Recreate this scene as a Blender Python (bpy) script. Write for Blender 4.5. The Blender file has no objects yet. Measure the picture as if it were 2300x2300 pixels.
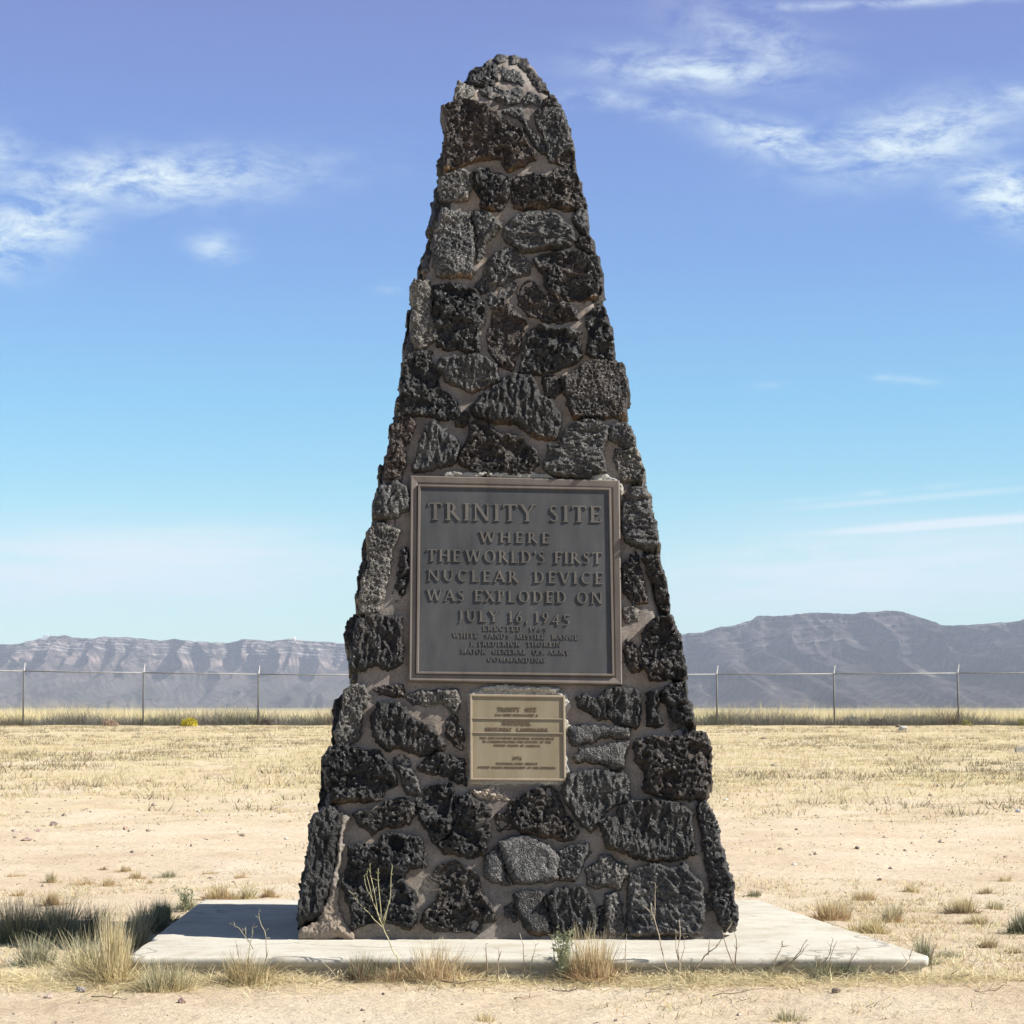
import bpy, math
import numpy as np

# ------------------------------------------------------------------ scene, camera, light
S = bpy.context.scene
COL = S.collection
F = 5177.0                      # focal length in pixels of the 2300 px photograph
PITCH = math.atan((1630 - 1150) / F)
CAMZ = 0.985
cam = bpy.data.cameras.new('camera')
cam.sensor_width = 36.0
cam.lens = F * 36.0 / 2300.0
cam.clip_start = 0.1
cam.clip_end = 30000
camo = bpy.data.objects.new('camera', cam)
COL.objects.link(camo)
camo.location = (0, 0, CAMZ)
camo.rotation_euler = (math.pi / 2 + PITCH, 0, 0)
S.camera = camo

SUN_AZ = math.radians(13)       # in front of the face plane, from +x
SUN_EL = math.radians(42)
sdir = np.array([math.cos(SUN_EL) * math.cos(SUN_AZ), -math.cos(SUN_EL) * math.sin(SUN_AZ), math.sin(SUN_EL)])
sl = bpy.data.lights.new('sun', 'SUN')
sl.energy = 5.0
sl.angle = math.radians(0.55)
sl.color = (1.0, 0.955, 0.88)
so = bpy.data.objects.new('sun', sl)
COL.objects.link(so)
from mathutils import Vector
so.rotation_euler = Vector((-sdir[0], -sdir[1], -sdir[2])).to_track_quat('-Z', 'Y').to_euler()

S.view_settings.view_transform = 'Standard'
S.view_settings.look = 'None'
S.view_settings.exposure = 0.92
S.view_settings.gamma = 1.0
S.view_settings.use_curve_mapping = False
S.render.engine = 'CYCLES'
S.cycles.volume_bounces = 0
S.cycles.max_bounces = 6


def N(nt, typ, **kw):
    n = nt.nodes.new(typ)
    for k, v in kw.items():
        setattr(n, k, v)
    return n


def ramp(nt, stops, interp='LINEAR'):
    n = nt.nodes.new('ShaderNodeValToRGB')
    cr = n.color_ramp
    cr.interpolation = interp
    while len(cr.elements) > 1:
        cr.elements.remove(cr.elements[-1])
    cr.elements[0].position = stops[0][0]
    cr.elements[0].color = tuple(stops[0][1]) + (1,) if len(stops[0][1]) == 3 else stops[0][1]
    for p, c in stops[1:]:
        e = cr.elements.new(p)
        e.color = tuple(c) + (1,) if len(c) == 3 else c
    return n


def g(v):
    return (v, v, v)


def mth(nt, op, a, b=None, c=None, clamp=False):
    n = nt.nodes.new('ShaderNodeMath')
    n.operation = op
    n.use_clamp = clamp
    for i, x in enumerate((a, b, c)):
        if x is None:
            continue
        if isinstance(x, (int, float)):
            n.inputs[i].default_value = x
        else:
            nt.links.new(x, n.inputs[i])
    return n.outputs[0]


def mixc(nt, fac, a, b, mode='MIX'):
    n = nt.nodes.new('ShaderNodeMix')
    n.data_type = 'RGBA'
    n.blend_type = mode
    for sock, x in ((n.inputs[0], fac), (n.inputs[6], a), (n.inputs[7], b)):
        if isinstance(x, (int, float)):
            sock.default_value = x
        elif isinstance(x, (tuple, list)):
            sock.default_value = tuple(x) + (1,) if len(x) == 3 else tuple(x)
        else:
            nt.links.new(x, sock)
    return n.outputs[2]


# ---- world: Nishita sky, tinted by elevation, with thin cirrus
W = bpy.data.worlds.new('World')
S.world = W
W.use_nodes = True
nt = W.node_tree
nt.nodes.clear()
out = N(nt, 'ShaderNodeOutputWorld')
bg = N(nt, 'ShaderNodeBackground')
nt.links.new(bg.outputs[0], out.inputs[0])
sky = N(nt, 'ShaderNodeTexSky')
sky.sky_type = 'NISHITA'
sky.sun_disc = False
sky.sun_elevation = SUN_EL
sky.sun_rotation = math.atan2(sdir[0], sdir[1])
sky.altitude = 1500
sky.air_density = 1.0
sky.dust_density = 0.3
sky.ozone_density = 2.0
tc = N(nt, 'ShaderNodeTexCoord')
sep = N(nt, 'ShaderNodeSeparateXYZ')
nt.links.new(tc.outputs['Generated'], sep.inputs[0])
X_, Y_, Z_ = sep.outputs
elev = mth(nt, 'ARCSINE', Z_)
azim = mth(nt, 'ARCTAN2', X_, Y_)
SKYGRAD = ramp(nt, [(0.0, (1.20, 1.38, 1.22)), (0.044, (1.10, 1.38, 1.24)), (0.0925, (0.98, 1.42, 1.36)), (0.14, (0.84, 1.38, 1.47)), (0.20, (0.94, 1.21, 1.52)),
                    (0.256, (1.10, 1.16, 1.54)), (0.31, (1.27, 1.10, 1.48)), (0.45, (1.15, 1.0, 1.15)), (0.8, (0.95, 0.85, 0.85)), (1.0, (0.9, 0.8, 0.8))])
nt.links.new(mth(nt, 'MULTIPLY', elev, 1.0), SKYGRAD.inputs[0])
skyc = mixc(nt, 1.0, sky.outputs[0], SKYGRAD.outputs[0], 'MULTIPLY')
# clouds laid out by azimuth / elevation (radians)
comb = N(nt, 'ShaderNodeCombineXYZ')
nt.links.new(azim, comb.inputs[0])
nt.links.new(elev, comb.inputs[1])


def cloud_noise(scale, sx, sy, detail, rough, rot=0.0, dist=0.0, off=0.0):
    mp = N(nt, 'ShaderNodeMapping')
    mp.inputs['Scale'].default_value = (sx, sy, 1)
    mp.inputs['Rotation'].default_value = (0, 0, rot)
    mp.inputs['Location'].default_value = (off, off * 0.7, off * 0.3)
    nt.links.new(comb.outputs[0], mp.inputs[0])
    n = N(nt, 'ShaderNodeTexNoise')
    n.inputs['Scale'].default_value = scale
    n.inputs['Detail'].default_value = detail
    n.inputs['Roughness'].default_value = rough
    n.inputs['Distortion'].default_value = dist
    nt.links.new(mp.outputs[0], n.inputs[0])
    return n.outputs[0]


wisp = cloud_noise(34, 1.0, 2.6, 14, 0.70, 0.12, 0.35)
streak = cloud_noise(9, 1.0, 9.0, 9, 0.62, 0.03, 0.2, 1.7)
soft = cloud_noise(11, 1.0, 3.0, 6, 0.55, 0.1, 0.3, 3.1)


def pxdir(px, py):
    a = (px - 1150) / F
    b = (1150 - py) / F
    y = math.cos(PITCH) - b * math.sin(PITCH)
    z = math.sin(PITCH) + b * math.cos(PITCH)
    r = math.sqrt(a * a + y * y + z * z)
    return math.atan2(a, y), math.asin(z / r)


def blob(px, py, rx, ry, rot, strength):
    """soft elliptical patch of cirrus, centre and radii given where it stands in the sky"""
    az, el = pxdir(px, py)
    rx /= F
    ry /= F
    dx = mth(nt, 'SUBTRACT', azim, az)
    dy = mth(nt, 'SUBTRACT', elev, el)
    c, s = math.cos(rot), math.sin(rot)
    u = mth(nt, 'ADD', mth(nt, 'MULTIPLY', dx, c / rx), mth(nt, 'MULTIPLY', dy, s / rx))
    v = mth(nt, 'ADD', mth(nt, 'MULTIPLY', dx, -s / ry), mth(nt, 'MULTIPLY', dy, c / ry))
    r2 = mth(nt, 'ADD', mth(nt, 'MULTIPLY', u, u), mth(nt, 'MULTIPLY', v, v))
    e = mth(nt, 'EXPONENT', mth(nt, 'MULTIPLY', r2, -1.0))
    return mth(nt, 'MULTIPLY', e, strength)


D = math.radians
blobs = [
    (330, 400, 330, 55, D(4), 1.0), (40, 520, 170, 75, D(25), 1.05), (620, 398, 110, 14, D(0), 0.5),
    (487, 555, 55, 32, D(-10), 0.62), (20, 350, 60, 60, 0, .45),
    (1560, 155, 230, 45, D(-4), 0.75), (1500, 245, 190, 25, D(-8), 0.45), (1700, 100, 180, 70, D(-20), .5),
    (1760, 320, 170, 40, D(-14), 0.95), (2050, 310, 220, 70, D(10), 0.95), (2270, 440, 130, 60, D(-20), 1.15),
    (2290, 215, 60, 30, 0, .7), (1350, 220, 90, 24, 0, .5), (2000, 5, 400, 12, 0, .5),
    (890, 648, 40, 12, 0, .35), (2060, 855, 60, 9, D(-5), .55), (1740, 866, 40, 8, 0, .3), (1980, 848, 30, 8, 0, .35),
    (2100, 1180, 420, 14, D(3), 0.75), (500, 1195, 420, 7, D(2), 0.35), (300, 1270, 520, 80, D(2), 1.0),
    (1900, 1270, 500, 80, D(2), 0.9), (1900, 1115, 300, 8, D(5), .4), (150, 1320, 300, 10, D(-3), .35), (2000, 1340, 400, 20, 0, .3),
]
acc = None
for bb in blobs:
    o_ = blob(*bb)
    acc = o_ if acc is None else mth(nt, 'MAXIMUM', acc, o_)
# beyond the picture the same kind of cirrus goes on
gen = ramp(nt, [(0.52, g(0)), (0.80, g(0.8))])
nt.links.new(soft, gen.inputs[0])
outside = mth(nt, 'GREATER_THAN', mth(nt, 'ABSOLUTE', azim), 0.25)
hi = mth(nt, 'GREATER_THAN', elev, 0.32)
genm = mth(nt, 'MULTIPLY', gen.outputs[0], mth(nt, 'MAXIMUM', outside, hi))
acc = mth(nt, 'MAXIMUM', acc, genm)
wr = ramp(nt, [(0.38, g(0.0)), (0.62, g(1.0))])
nt.links.new(wisp, wr.inputs[0])
wr2 = mth(nt, 'ADD', mth(nt, 'MULTIPLY', wr.outputs[0], 1.15), mth(nt, 'MULTIPLY', mth(nt, 'SUBTRACT', soft, 0.5), 0.9))
cm = mth(nt, 'MULTIPLY', acc, wr2, clamp=True)
lows = [(250, 1275, 600, 90, D(2), 1.0), (1950, 1280, 600, 90, D(2), 1.0), (2120, 1178, 380, 13, D(3.5), 1.1), (420, 1193, 420, 8, D(1), 0.55), (2050, 1120, 300, 8, D(4), .5)]
lacc = None
for bb in lows:
    o_ = blob(*bb)
    lacc = o_ if lacc is None else mth(nt, 'MAXIMUM', lacc, o_)
sr = ramp(nt, [(0.34, g(0.50)), (0.58, g(1.25))])
nt.links.new(streak, sr.inputs[0])
cm = mth(nt, 'MAXIMUM', mth(nt, 'MULTIPLY', cm, 0.98, clamp=True), mth(nt, 'MULTIPLY', mth(nt, 'MULTIPLY', lacc, sr.outputs[0]), 0.98, clamp=True))
skyc = mixc(nt, cm, skyc, (7.3, 8.6, 9.3))
nt.links.new(skyc, bg.inputs[0])
bg.inputs[1].default_value = 0.057

# ------------------------------------------------------------------ helpers


def ray(px, py):
    px = np.asarray(px, float)
    py = np.asarray(py, float)
    a = (px - 1150) / F
    b = (1150 - py) / F
    return a, math.cos(PITCH) - b * math.sin(PITCH), math.sin(PITCH) + b * math.cos(PITCH)


def at_y(px, py, Y):
    a, y, z = ray(px, py)
    k = Y / y
    return a * k, np.full_like(np.asarray(a, float), Y), CAMZ + z * k


def ground_z(x, y):
    x = np.asarray(x, float)
    y = np.asarray(y, float)
    z = np.where(y < 14, 0.035, np.where(y < 80, 0.035 + 0.95 * (y - 14) / 66.0, 0.985 + (y - 80) * 0.0077))
    # smooth knees
    z = z - 0.0149 * 1.0 * np.exp(-((y - 14) / 2.0) ** 2) * 0
    return z


def on_ground(px, py):
    a, y, z = ray(px, py)
    lo, hi_ = 3.0, 79.5
    for _ in range(50):
        m = (lo + hi_) / 2
        if CAMZ + z / y * m > ground_z(0, m):
            lo = m
        else:
            hi_ = m
    X0 = float(a / y * lo)
    if abs(X0) < 1.58 and 8.72 < lo < 9.7:      # keep plants in front of the slab, not in it
        X0 *= 8.72 / lo
        lo = 8.72
    return X0, lo, float(ground_z(0, lo) + gnz(np.array(X0), np.array(lo)))


TA = 0.1656
BASEY = 9.5
SLABZ = 0.12
FN = np.array([0, -math.cos(math.atan(TA)), math.sin(math.atan(TA))])


def face_y(z):
    z = np.asarray(z, float)
    return BASEY + TA * (z - SLABZ) + 1.6 * np.maximum(0, z - 3.66) ** 2


def on_face(px, py):
    a, y, z = ray(px, py)
    k = 9.8 / y
    for _ in range(12):
        zz = CAMZ + z * k
        k = face_y(zz) / y
    return a * k, CAMZ + z * k       # X, Z


# vectorised noise
def _h(i, j, k, s=0):
    i = i.astype(np.int64)
    j = j.astype(np.int64)
    k = np.asarray(k).astype(np.int64)
    n = (i * 374761393 + j * 668265263 + k * 2147483647 + s * 1274126177) & 0xffffffff
    n = ((n ^ (n >> 13)) * 1274126177) & 0xffffffff
    n = ((n ^ (n >> 16)) * 2246822519) & 0xffffffff
    return ((n ^ (n >> 15)) & 0xffffff) / float(0xffffff)


def vnoise(x, y, s=0):
    xi = np.floor(x)
    yi = np.floor(y)
    fx = x - xi
    fy = y - yi
    fx = fx * fx * fx * (fx * (fx * 6 - 15) + 10)
    fy = fy * fy * fy * (fy * (fy * 6 - 15) + 10)
    z = np.zeros_like(xi)
    a = _h(xi, yi, z, s)
    b = _h(xi + 1, yi, z, s)
    c = _h(xi, yi + 1, z, s)
    d = _h(xi + 1, yi + 1, z, s)
    return (a + (b - a) * fx) * (1 - fy) + (c + (d - c) * fx) * fy


def fbm(x, y, o=4, s=0, gain=0.5):
    r = 0
    a = 1
    t = 0
    for i in range(o):
        c, q = math.cos(0.6 * i + .3), math.sin(0.6 * i + .3)
        r = r + a * (vnoise((x * c - y * q) * 2 ** i, (x * q + y * c) * 2 ** i, s + i * 17) - 0.5)
        t += a
        a *= gain
    return r / t * 2


def worley(x, y, s=0):
    xi = np.floor(x)
    yi = np.floor(y)
    best = np.full(x.shape, 9.0)
    sec = np.full(x.shape, 9.0)
    for dx in (-1, 0, 1):
        for dy in (-1, 0, 1):
            cx = xi + dx
            cy = yi + dy
            z = np.zeros_like(cx)
            px = cx + _h(cx, cy, z, s)
            py = cy + _h(cx, cy, z, s + 91)
            d = (px - x) ** 2 + (py - y) ** 2
            sec = np.minimum(sec, np.maximum(best, d))
            best = np.minimum(best, d)
    return np.sqrt(best), np.sqrt(sec)


def link(o, parent=None):
    COL.objects.link(o)
    if parent is not None:
        o.parent = parent
    return o


def mesh(name, V, Fc, mat, parent=None, smooth=True, col=None, mat2=None):
    """V (n,3) array, Fc (m,3|4) int array or list of such arrays"""
    V = np.asarray(V, np.float32)
    if not isinstance(Fc, list):
        Fc = [Fc]
    Fc = [np.asarray(f, np.int32) for f in Fc if len(f)]
    me = bpy.data.meshes.new(name)
    nl = sum(f.size for f in Fc)
    npoly = sum(len(f) for f in Fc)
    me.vertices.add(len(V))
    me.vertices.foreach_set('co', V.ravel())
    me.loops.add(nl)
    me.loops.foreach_set('vertex_index', np.concatenate([f.ravel() for f in Fc]))
    me.polygons.add(npoly)
    tot = np.concatenate([np.full(len(f), f.shape[1], np.int32) for f in Fc])
    st = np.concatenate([[0], np.cumsum(tot)[:-1]]).astype(np.int32)
    me.polygons.foreach_set('loop_start', st)
    me.polygons.foreach_set('loop_total', tot)
    me.polygons.foreach_set('use_smooth', np.full(npoly, smooth, bool))
    if col is not None:
        at = me.color_attributes.new('tone', 'FLOAT_COLOR', 'POINT')
        c = np.ones((len(V), 4), np.float32)
        c[:, :3] = col
        at.data.foreach_set('color', c.ravel())
    me.update(calc_edges=True)
    me.materials.append(mat)
    if mat2 is not None:
        me.materials.append(mat2[0])
        mi = np.zeros(npoly, np.int32)
        mi[mat2[1]] = 1
        me.polygons.foreach_set('material_index', mi)
    o = bpy.data.objects.new(name, me)
    return link(o, parent)


def grid_faces(nr, nc, mask=None):
    i = np.arange((nr - 1) * (nc - 1))
    r = i // (nc - 1)
    c = i % (nc - 1)
    a = r * nc + c
    f = np.stack([a, a + 1, a + nc + 1, a + nc], 1)
    return f


def thing(name, label, cat, loc=(0, 0, 0), group=None):
    o = bpy.data.objects.new(name, None)
    o.empty_display_size = 0.1
    o.location = loc
    o['label'] = label
    o['category'] = cat
    if group:
        o['group'] = group
    return link(o)


def tag(o, label, cat, group=None, kind=None):
    o['label'] = label
    if cat:
        o['category'] = cat
    if group:
        o['group'] = group
    if kind:
        o['kind'] = kind
    return o


class MB:
    def __init__(s):
        s.v = []
        s.q = []
        s.t = []
        s.c = []
        s.n = 0

    def add(s, V, Q=(), T=(), col=None):
        V = np.asarray(V, float)
        if len(Q):
            s.q.append(np.asarray(Q, int) + s.n)
        if len(T):
            s.t.append(np.asarray(T, int) + s.n)
        s.v.append(V)
        if col is not None:
            c = np.asarray(col, float)
            if c.ndim == 1:
                c = np.tile(c, (len(V), 1))
            s.c.append(c)
        s.n += len(V)

    def box(s, lo, hi, col=None):
        x0, y0, z0 = lo
        x1, y1, z1 = hi
        s.add([(x0, y0, z0), (x1, y0, z0), (x1, y1, z0), (x0, y1, z0), (x0, y0, z1), (x1, y0, z1), (x1, y1, z1), (x0, y1, z1)],
              [(0, 3, 2, 1), (4, 5, 6, 7), (0, 1, 5, 4), (1, 2, 6, 5), (2, 3, 7, 6), (3, 0, 4, 7)], col=col)

    def tube(s, pts, rad, n=6, col=None):
        pts = np.asarray(pts, float)
        if np.isscalar(rad):
            rad = [rad] * len(pts)
        V = []
        for i, p in enumerate(pts):
            d = pts[min(i + 1, len(pts) - 1)] - pts[max(i - 1, 0)]
            d = d / (np.linalg.norm(d) + 1e-9)
            u = np.cross(d, (0, 0, 1) if abs(d[2]) < 0.9 else (1, 0, 0))
            u /= np.linalg.norm(u)
            w = np.cross(d, u)
            for k in range(n):
                a = 2 * math.pi * k / n
                V.append(p + (u * math.cos(a) + w * math.sin(a)) * rad[i])
        Q = []
        m = len(pts)
        for i in range(m - 1):
            for k in range(n):
                Q.append((i * n + k, i * n + (k + 1) % n, (i + 1) * n + (k + 1) % n, (i + 1) * n + k))
        T = []
        for k in range(1, n - 1):
            T.append((0, k + 1, k))
            T.append(((m - 1) * n, (m - 1) * n + k, (m - 1) * n + k + 1))
        s.add(V, Q, T, col)

    def build(s, name, mat, parent=None, smooth=False, offset=None, mat2=None):
        V = np.concatenate(s.v)
        if offset is not None:
            V = V - np.asarray(offset)
        Fs = []
        if s.q:
            Fs.append(np.concatenate(s.q))
        if s.t:
            Fs.append(np.concatenate(s.t))
        col = np.concatenate(s.c) if s.c else None
        return mesh(name, V, Fs, mat, parent, smooth, col, mat2)


# ------------------------------------------------------------------ materials
def newmat(name, rough=0.9, spec=0.3):
    m = bpy.data.materials.new(name)
    m.use_nodes = True
    b = m.node_tree.nodes['Principled BSDF']
    b.inputs['Roughness'].default_value = rough
    b.inputs['Specular IOR Level'].default_value = spec
    return m, m.node_tree, b


def tnoise(nt, scale, detail=4, rough=0.6, coord='Object', vec=None, dist=0.0):
    n = N(nt, 'ShaderNodeTexNoise')
    n.inputs['Scale'].default_value = scale
    n.inputs['Detail'].default_value = detail
    n.inputs['Roughness'].default_value = rough
    n.inputs['Distortion'].default_value = dist
    if vec is None:
        t = N(nt, 'ShaderNodeNewGeometry')
        vec = t.outputs['Position']
    nt.links.new(vec, n.inputs['Vector'])
    return n.outputs[0]


def bump(nt, b, height, strength, distance):
    n = N(nt, 'ShaderNodeBump')
    n.inputs['Strength'].default_value = strength
    n.inputs['Distance'].default_value = distance
    nt.links.new(height, n.inputs['Height'])
    nt.links.new(n.outputs[0], b.inputs['Normal'])


def attr(nt):
    a = N(nt, 'ShaderNodeAttribute')
    a.attribute_name = 'tone'
    return a.outputs['Color']


def mat_lava():
    m, nt, b = newmat('lava_rock', 0.62, 0.42)
    n1 = tnoise(nt, 95, 5, 0.70)
    r1 = ramp(nt, [(0.34, g(0.35)), (0.50, g(0.95)), (0.66, g(2.9))])
    nt.links.new(n1, r1.inputs[0])
    c = mixc(nt, 1.0, attr(nt), r1.outputs[0], 'MULTIPLY')
    n2 = tnoise(nt, 9, 3, 0.5)
    r2 = ramp(nt, [(0.35, (0.50, 0.50, 0.51)), (0.65, (1.45, 1.38, 1.28))])
    nt.links.new(n2, r2.inputs[0])
    c = mixc(nt, 1.0, c, r2.outputs[0], 'MULTIPLY')
    nt.links.new(c, b.inputs['Base Color'])
    rr = ramp(nt, [(0.42, g(0.8)), (0.62, g(0.30))])
    nt.links.new(tnoise(nt, 60, 3), rr.inputs[0])
    nt.links.new(rr.outputs[0], b.inputs['Roughness'])
    v = N(nt, 'ShaderNodeTexVoronoi')
    v.inputs['Scale'].default_value = 150
    ge = N(nt, 'ShaderNodeNewGeometry')
    nt.links.new(ge.outputs['Position'], v.inputs['Vector'])
    h = mth(nt, 'ADD', mth(nt, 'MULTIPLY', n1, 0.7), mth(nt, 'MULTIPLY', v.outputs['Distance'], 0.8))
    bump(nt, b, h, 0.9, 0.006)
    return m


def mat_mortar(name, c0, c1, bs=0.5):
    m, nt, b = newmat(name, 0.95, 0.15)
    r = ramp(nt, [(0.32, c0), (0.68, c1)])
    nt.links.new(tnoise(nt, 7, 6, 0.62), r.inputs[0])
    r2 = ramp(nt, [(0.3, g(0.70)), (0.6, g(1.08))])
    nt.links.new(tnoise(nt, 120, 3, 0.6), r2.inputs[0])
    c = mixc(nt, 1.0, r.outputs[0], r2.outputs[0], 'MULTIPLY')
    r3 = ramp(nt, [(0.38, (0.72, 0.70, 0.70)), (0.5, (1, 1, 1)), (0.64, (1.12, 1.02, 0.90))])
    nt.links.new(tnoise(nt, 2.6, 5, 0.6), r3.inputs[0])
    c = mixc(nt, 1.0, c, r3.outputs[0], 'MULTIPLY')
    nt.links.new(c, b.inputs['Base Color'])
    bump(nt, b, mth(nt, 'ADD', tnoise(nt, 160, 4, 0.6), tnoise(nt, 35, 3, 0.6)), bs, 0.004)
    return m


def mat_tone(name, rough=0.85, spec=0.2, var=(0.75, 1.25), scale=40, trans=0.0):
    m, nt, b = newmat(name, rough, spec)
    r = ramp(nt, [(0.3, g(var[0])), (0.7, g(var[1]))])
    nt.links.new(tnoise(nt, scale, 3), r.inputs[0])
    c = mixc(nt, 1.0, attr(nt), r.outputs[0], 'MULTIPLY')
    nt.links.new(c, b.inputs['Base Color'])
    if trans:
        tb = N(nt, 'ShaderNodeBsdfTranslucent')
        nt.links.new(c, tb.inputs[0])
        ms = N(nt, 'ShaderNodeMixShader')
        ms.inputs[0].default_value = trans
        nt.links.new(b.outputs[0], ms.inputs[1])
        nt.links.new(tb.outputs[0], ms.inputs[2])
        nt.links.new(ms.outputs[0], nt.nodes['Material Output'].inputs['Surface'])
    return m


def mat_bronze(name, c0, c1, rough, metal, streak=True):
    m, nt, b = newmat(name, rough, 0.5)
    b.inputs['Metallic'].default_value = metal
    t = N(nt, 'ShaderNodeNewGeometry')
    mp = N(nt, 'ShaderNodeMapping')
    mp.inputs['Scale'].default_value = (9, 3, 2.2)
    nt.links.new(t.outputs['Position'], mp.inputs[0])
    r = ramp(nt, [(0.30, c0), (0.72, c1)])
    nt.links.new(tnoise(nt, 1.5, 7, 0.62, vec=mp.outputs[0]), r.inputs[0])
    nt.links.new(r.outputs[0], b.inputs['Base Color'])
    rr = ramp(nt, [(0.3, g(max(0.1, rough - 0.1))), (0.7, g(rough + 0.15))])
    nt.links.new(tnoise(nt, 14, 5, 0.6), rr.inputs[0])
    nt.links.new(rr.outputs[0], b.inputs['Roughness'])
    bump(nt, b, tnoise(nt, 220, 3, 0.6), 0.25, 0.001)
    return m


def mat_ground():
    m, nt, b = newmat('desert_sand', 0.97, 0.1)
    # sand, pinker in bare spots
    r = ramp(nt, [(0.30, (0.50, 0.385, 0.265)), (0.5, (0.585, 0.48, 0.345)), (0.70, (0.64, 0.55, 0.42))])
    nt.links.new(tnoise(nt, 0.9, 9, 0.68), r.inputs[0])
    r2 = ramp(nt, [(0.30, g(0.55)), (0.43, g(0.95)), (0.75, g(1.10))])
    nt.links.new(tnoise(nt, 26, 6, 0.72), r2.inputs[0])
    c = mixc(nt, 1.0, r.outputs[0], r2.outputs[0], 'MULTIPLY')
    # far field: short dead grass cover takes over from the blades
    ge = N(nt, 'ShaderNodeNewGeometry')
    sp = N(nt, 'ShaderNodeSeparateXYZ')
    nt.links.new(ge.outputs['Position'], sp.inputs[0])
    far = N(nt, 'ShaderNodeMapRange')
    far.inputs[1].default_value = 19
    far.inputs[2].default_value = 30
    nt.links.new(sp.outputs[1], far.inputs[0])
    pr = ramp(nt, [(0.36, g(0)), (0.55, g(1))])
    mp = N(nt, 'ShaderNodeMapping')
    mp.inputs['Scale'].default_value = (0.6, 0.35, 1)
    nt.links.new(ge.outputs['Position'], mp.inputs[0])
    nt.links.new(tnoise(nt, 1.4, 7, 0.7, vec=mp.outputs[0]), pr.inputs[0])
    f = mth(nt, 'MULTIPLY', mth(nt, 'MULTIPLY', far.outputs[0], pr.outputs[0]), 0.75)
    c = mixc(nt, f, c, (0.50, 0.42, 0.235))
    mp2 = N(nt, 'ShaderNodeMapping')
    mp2.inputs['Scale'].default_value = (1.0, 0.45, 1)
    nt.links.new(ge.outputs['Position'], mp2.inputs[0])
    dk = ramp(nt, [(0.54, g(0)), (0.66, g(0.75))])
    nt.links.new(tnoise(nt, 1.9, 7, 0.75, vec=mp2.outputs[0]), dk.inputs[0])
    c = mixc(nt, mth(nt, 'MULTIPLY', far.outputs[0], dk.outputs[0]), c, (0.31, 0.235, 0.16))
    vfar = N(nt, 'ShaderNodeMapRange')
    vfar.inputs[1].default_value = 120
    vfar.inputs[2].default_value = 900
    nt.links.new(sp.outputs[1], vfar.inputs[0])
    c = mixc(nt, mth(nt, 'MULTIPLY', vfar.outputs[0], 0.85), c, (0.20, 0.20, 0.14))
    nt.links.new(c, b.inputs['Base Color'])
    hh = mth(nt, 'ADD', mth(nt, 'MULTIPLY', tnoise(nt, 12, 8, 0.7), 1.0), mth(nt, 'MULTIPLY', tnoise(nt, 90, 4, 0.7), 0.25))
    bump(nt, b, hh, 1.0, 0.03)
    return m


def mat_concrete():
    m, nt, b = newmat('concrete', 0.93, 0.15)
    r = ramp(nt, [(0.32, (0.445, 0.415, 0.35)), (0.55, (0.50, 0.475, 0.405)), (0.72, (0.54, 0.52, 0.45))])
    nt.links.new(tnoise(nt, 2.6, 9, 0.66), r.inputs[0])
    r2 = ramp(nt, [(0.30, g(0.6)), (0.43, g(1.0))])
    nt.links.new(tnoise(nt, 75, 4, 0.7), r2.inputs[0])
    c = mixc(nt, 1.0, r.outputs[0], r2.outputs[0], 'MULTIPLY')
    r3 = ramp(nt, [(0.34, (0.80, 0.765, 0.70)), (0.52, (1, 1, 1))])
    nt.links.new(tnoise(nt, 6, 8, 0.75), r3.inputs[0])
    c = mixc(nt, 1.0, c, r3.outputs[0], 'MULTIPLY')
    nt.links.new(c, b.inputs['Base Color'])
    # hairline cracks
    vo = N(nt, 'ShaderNodeTexVoronoi')
    vo.feature = 'DISTANCE_TO_EDGE'
    vo.inputs['Scale'].default_value = 0.75
    gg = N(nt, 'ShaderNodeNewGeometry')
    wv = N(nt, 'ShaderNodeVectorMath')
    wv.operation = 'ADD'
    nz = N(nt, 'ShaderNodeTexNoise')
    nz.inputs['Scale'].default_value = 5
    nz.inputs['Detail'].default_value = 5
    nt.links.new(gg.outputs['Position'], nz.inputs['Vector'])
    sc_ = N(nt, 'ShaderNodeVectorMath')
    sc_.operation = 'SCALE'
    sc_.inputs['Scale'].default_value = 0.25
    nt.links.new(nz.outputs['Color'], sc_.inputs[0])
    nt.links.new(gg.outputs['Position'], wv.inputs[0])
    nt.links.new(sc_.outputs[0], wv.inputs[1])
    nt.links.new(wv.outputs[0], vo.inputs['Vector'])
    cr_ = ramp(nt, [(0.0, g(0.45)), (0.006, g(1.0))])
    nt.links.new(vo.outputs['Distance'], cr_.inputs[0])
    c = mixc(nt, 1.0, c, cr_.outputs[0], 'MULTIPLY')
    nt.links.new(c, b.inputs['Base Color'])
    bump(nt, b, mth(nt, 'ADD', tnoise(nt, 120, 4), tnoise(nt, 14, 5)), 0.35, 0.003)
    return m


def mat_plain(name, c, rough=0.6, metal=0.0):
    m, nt, b = newmat(name, rough, 0.4)
    r = ramp(nt, [(0.3, [x * 0.8 for x in c]), (0.7, [x * 1.15 for x in c])])
    nt.links.new(tnoise(nt, 8, 4), r.inputs[0])
    nt.links.new(r.outputs[0], b.inputs['Base Color'])
    b.inputs['Metallic'].default_value = metal
    return m


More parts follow.
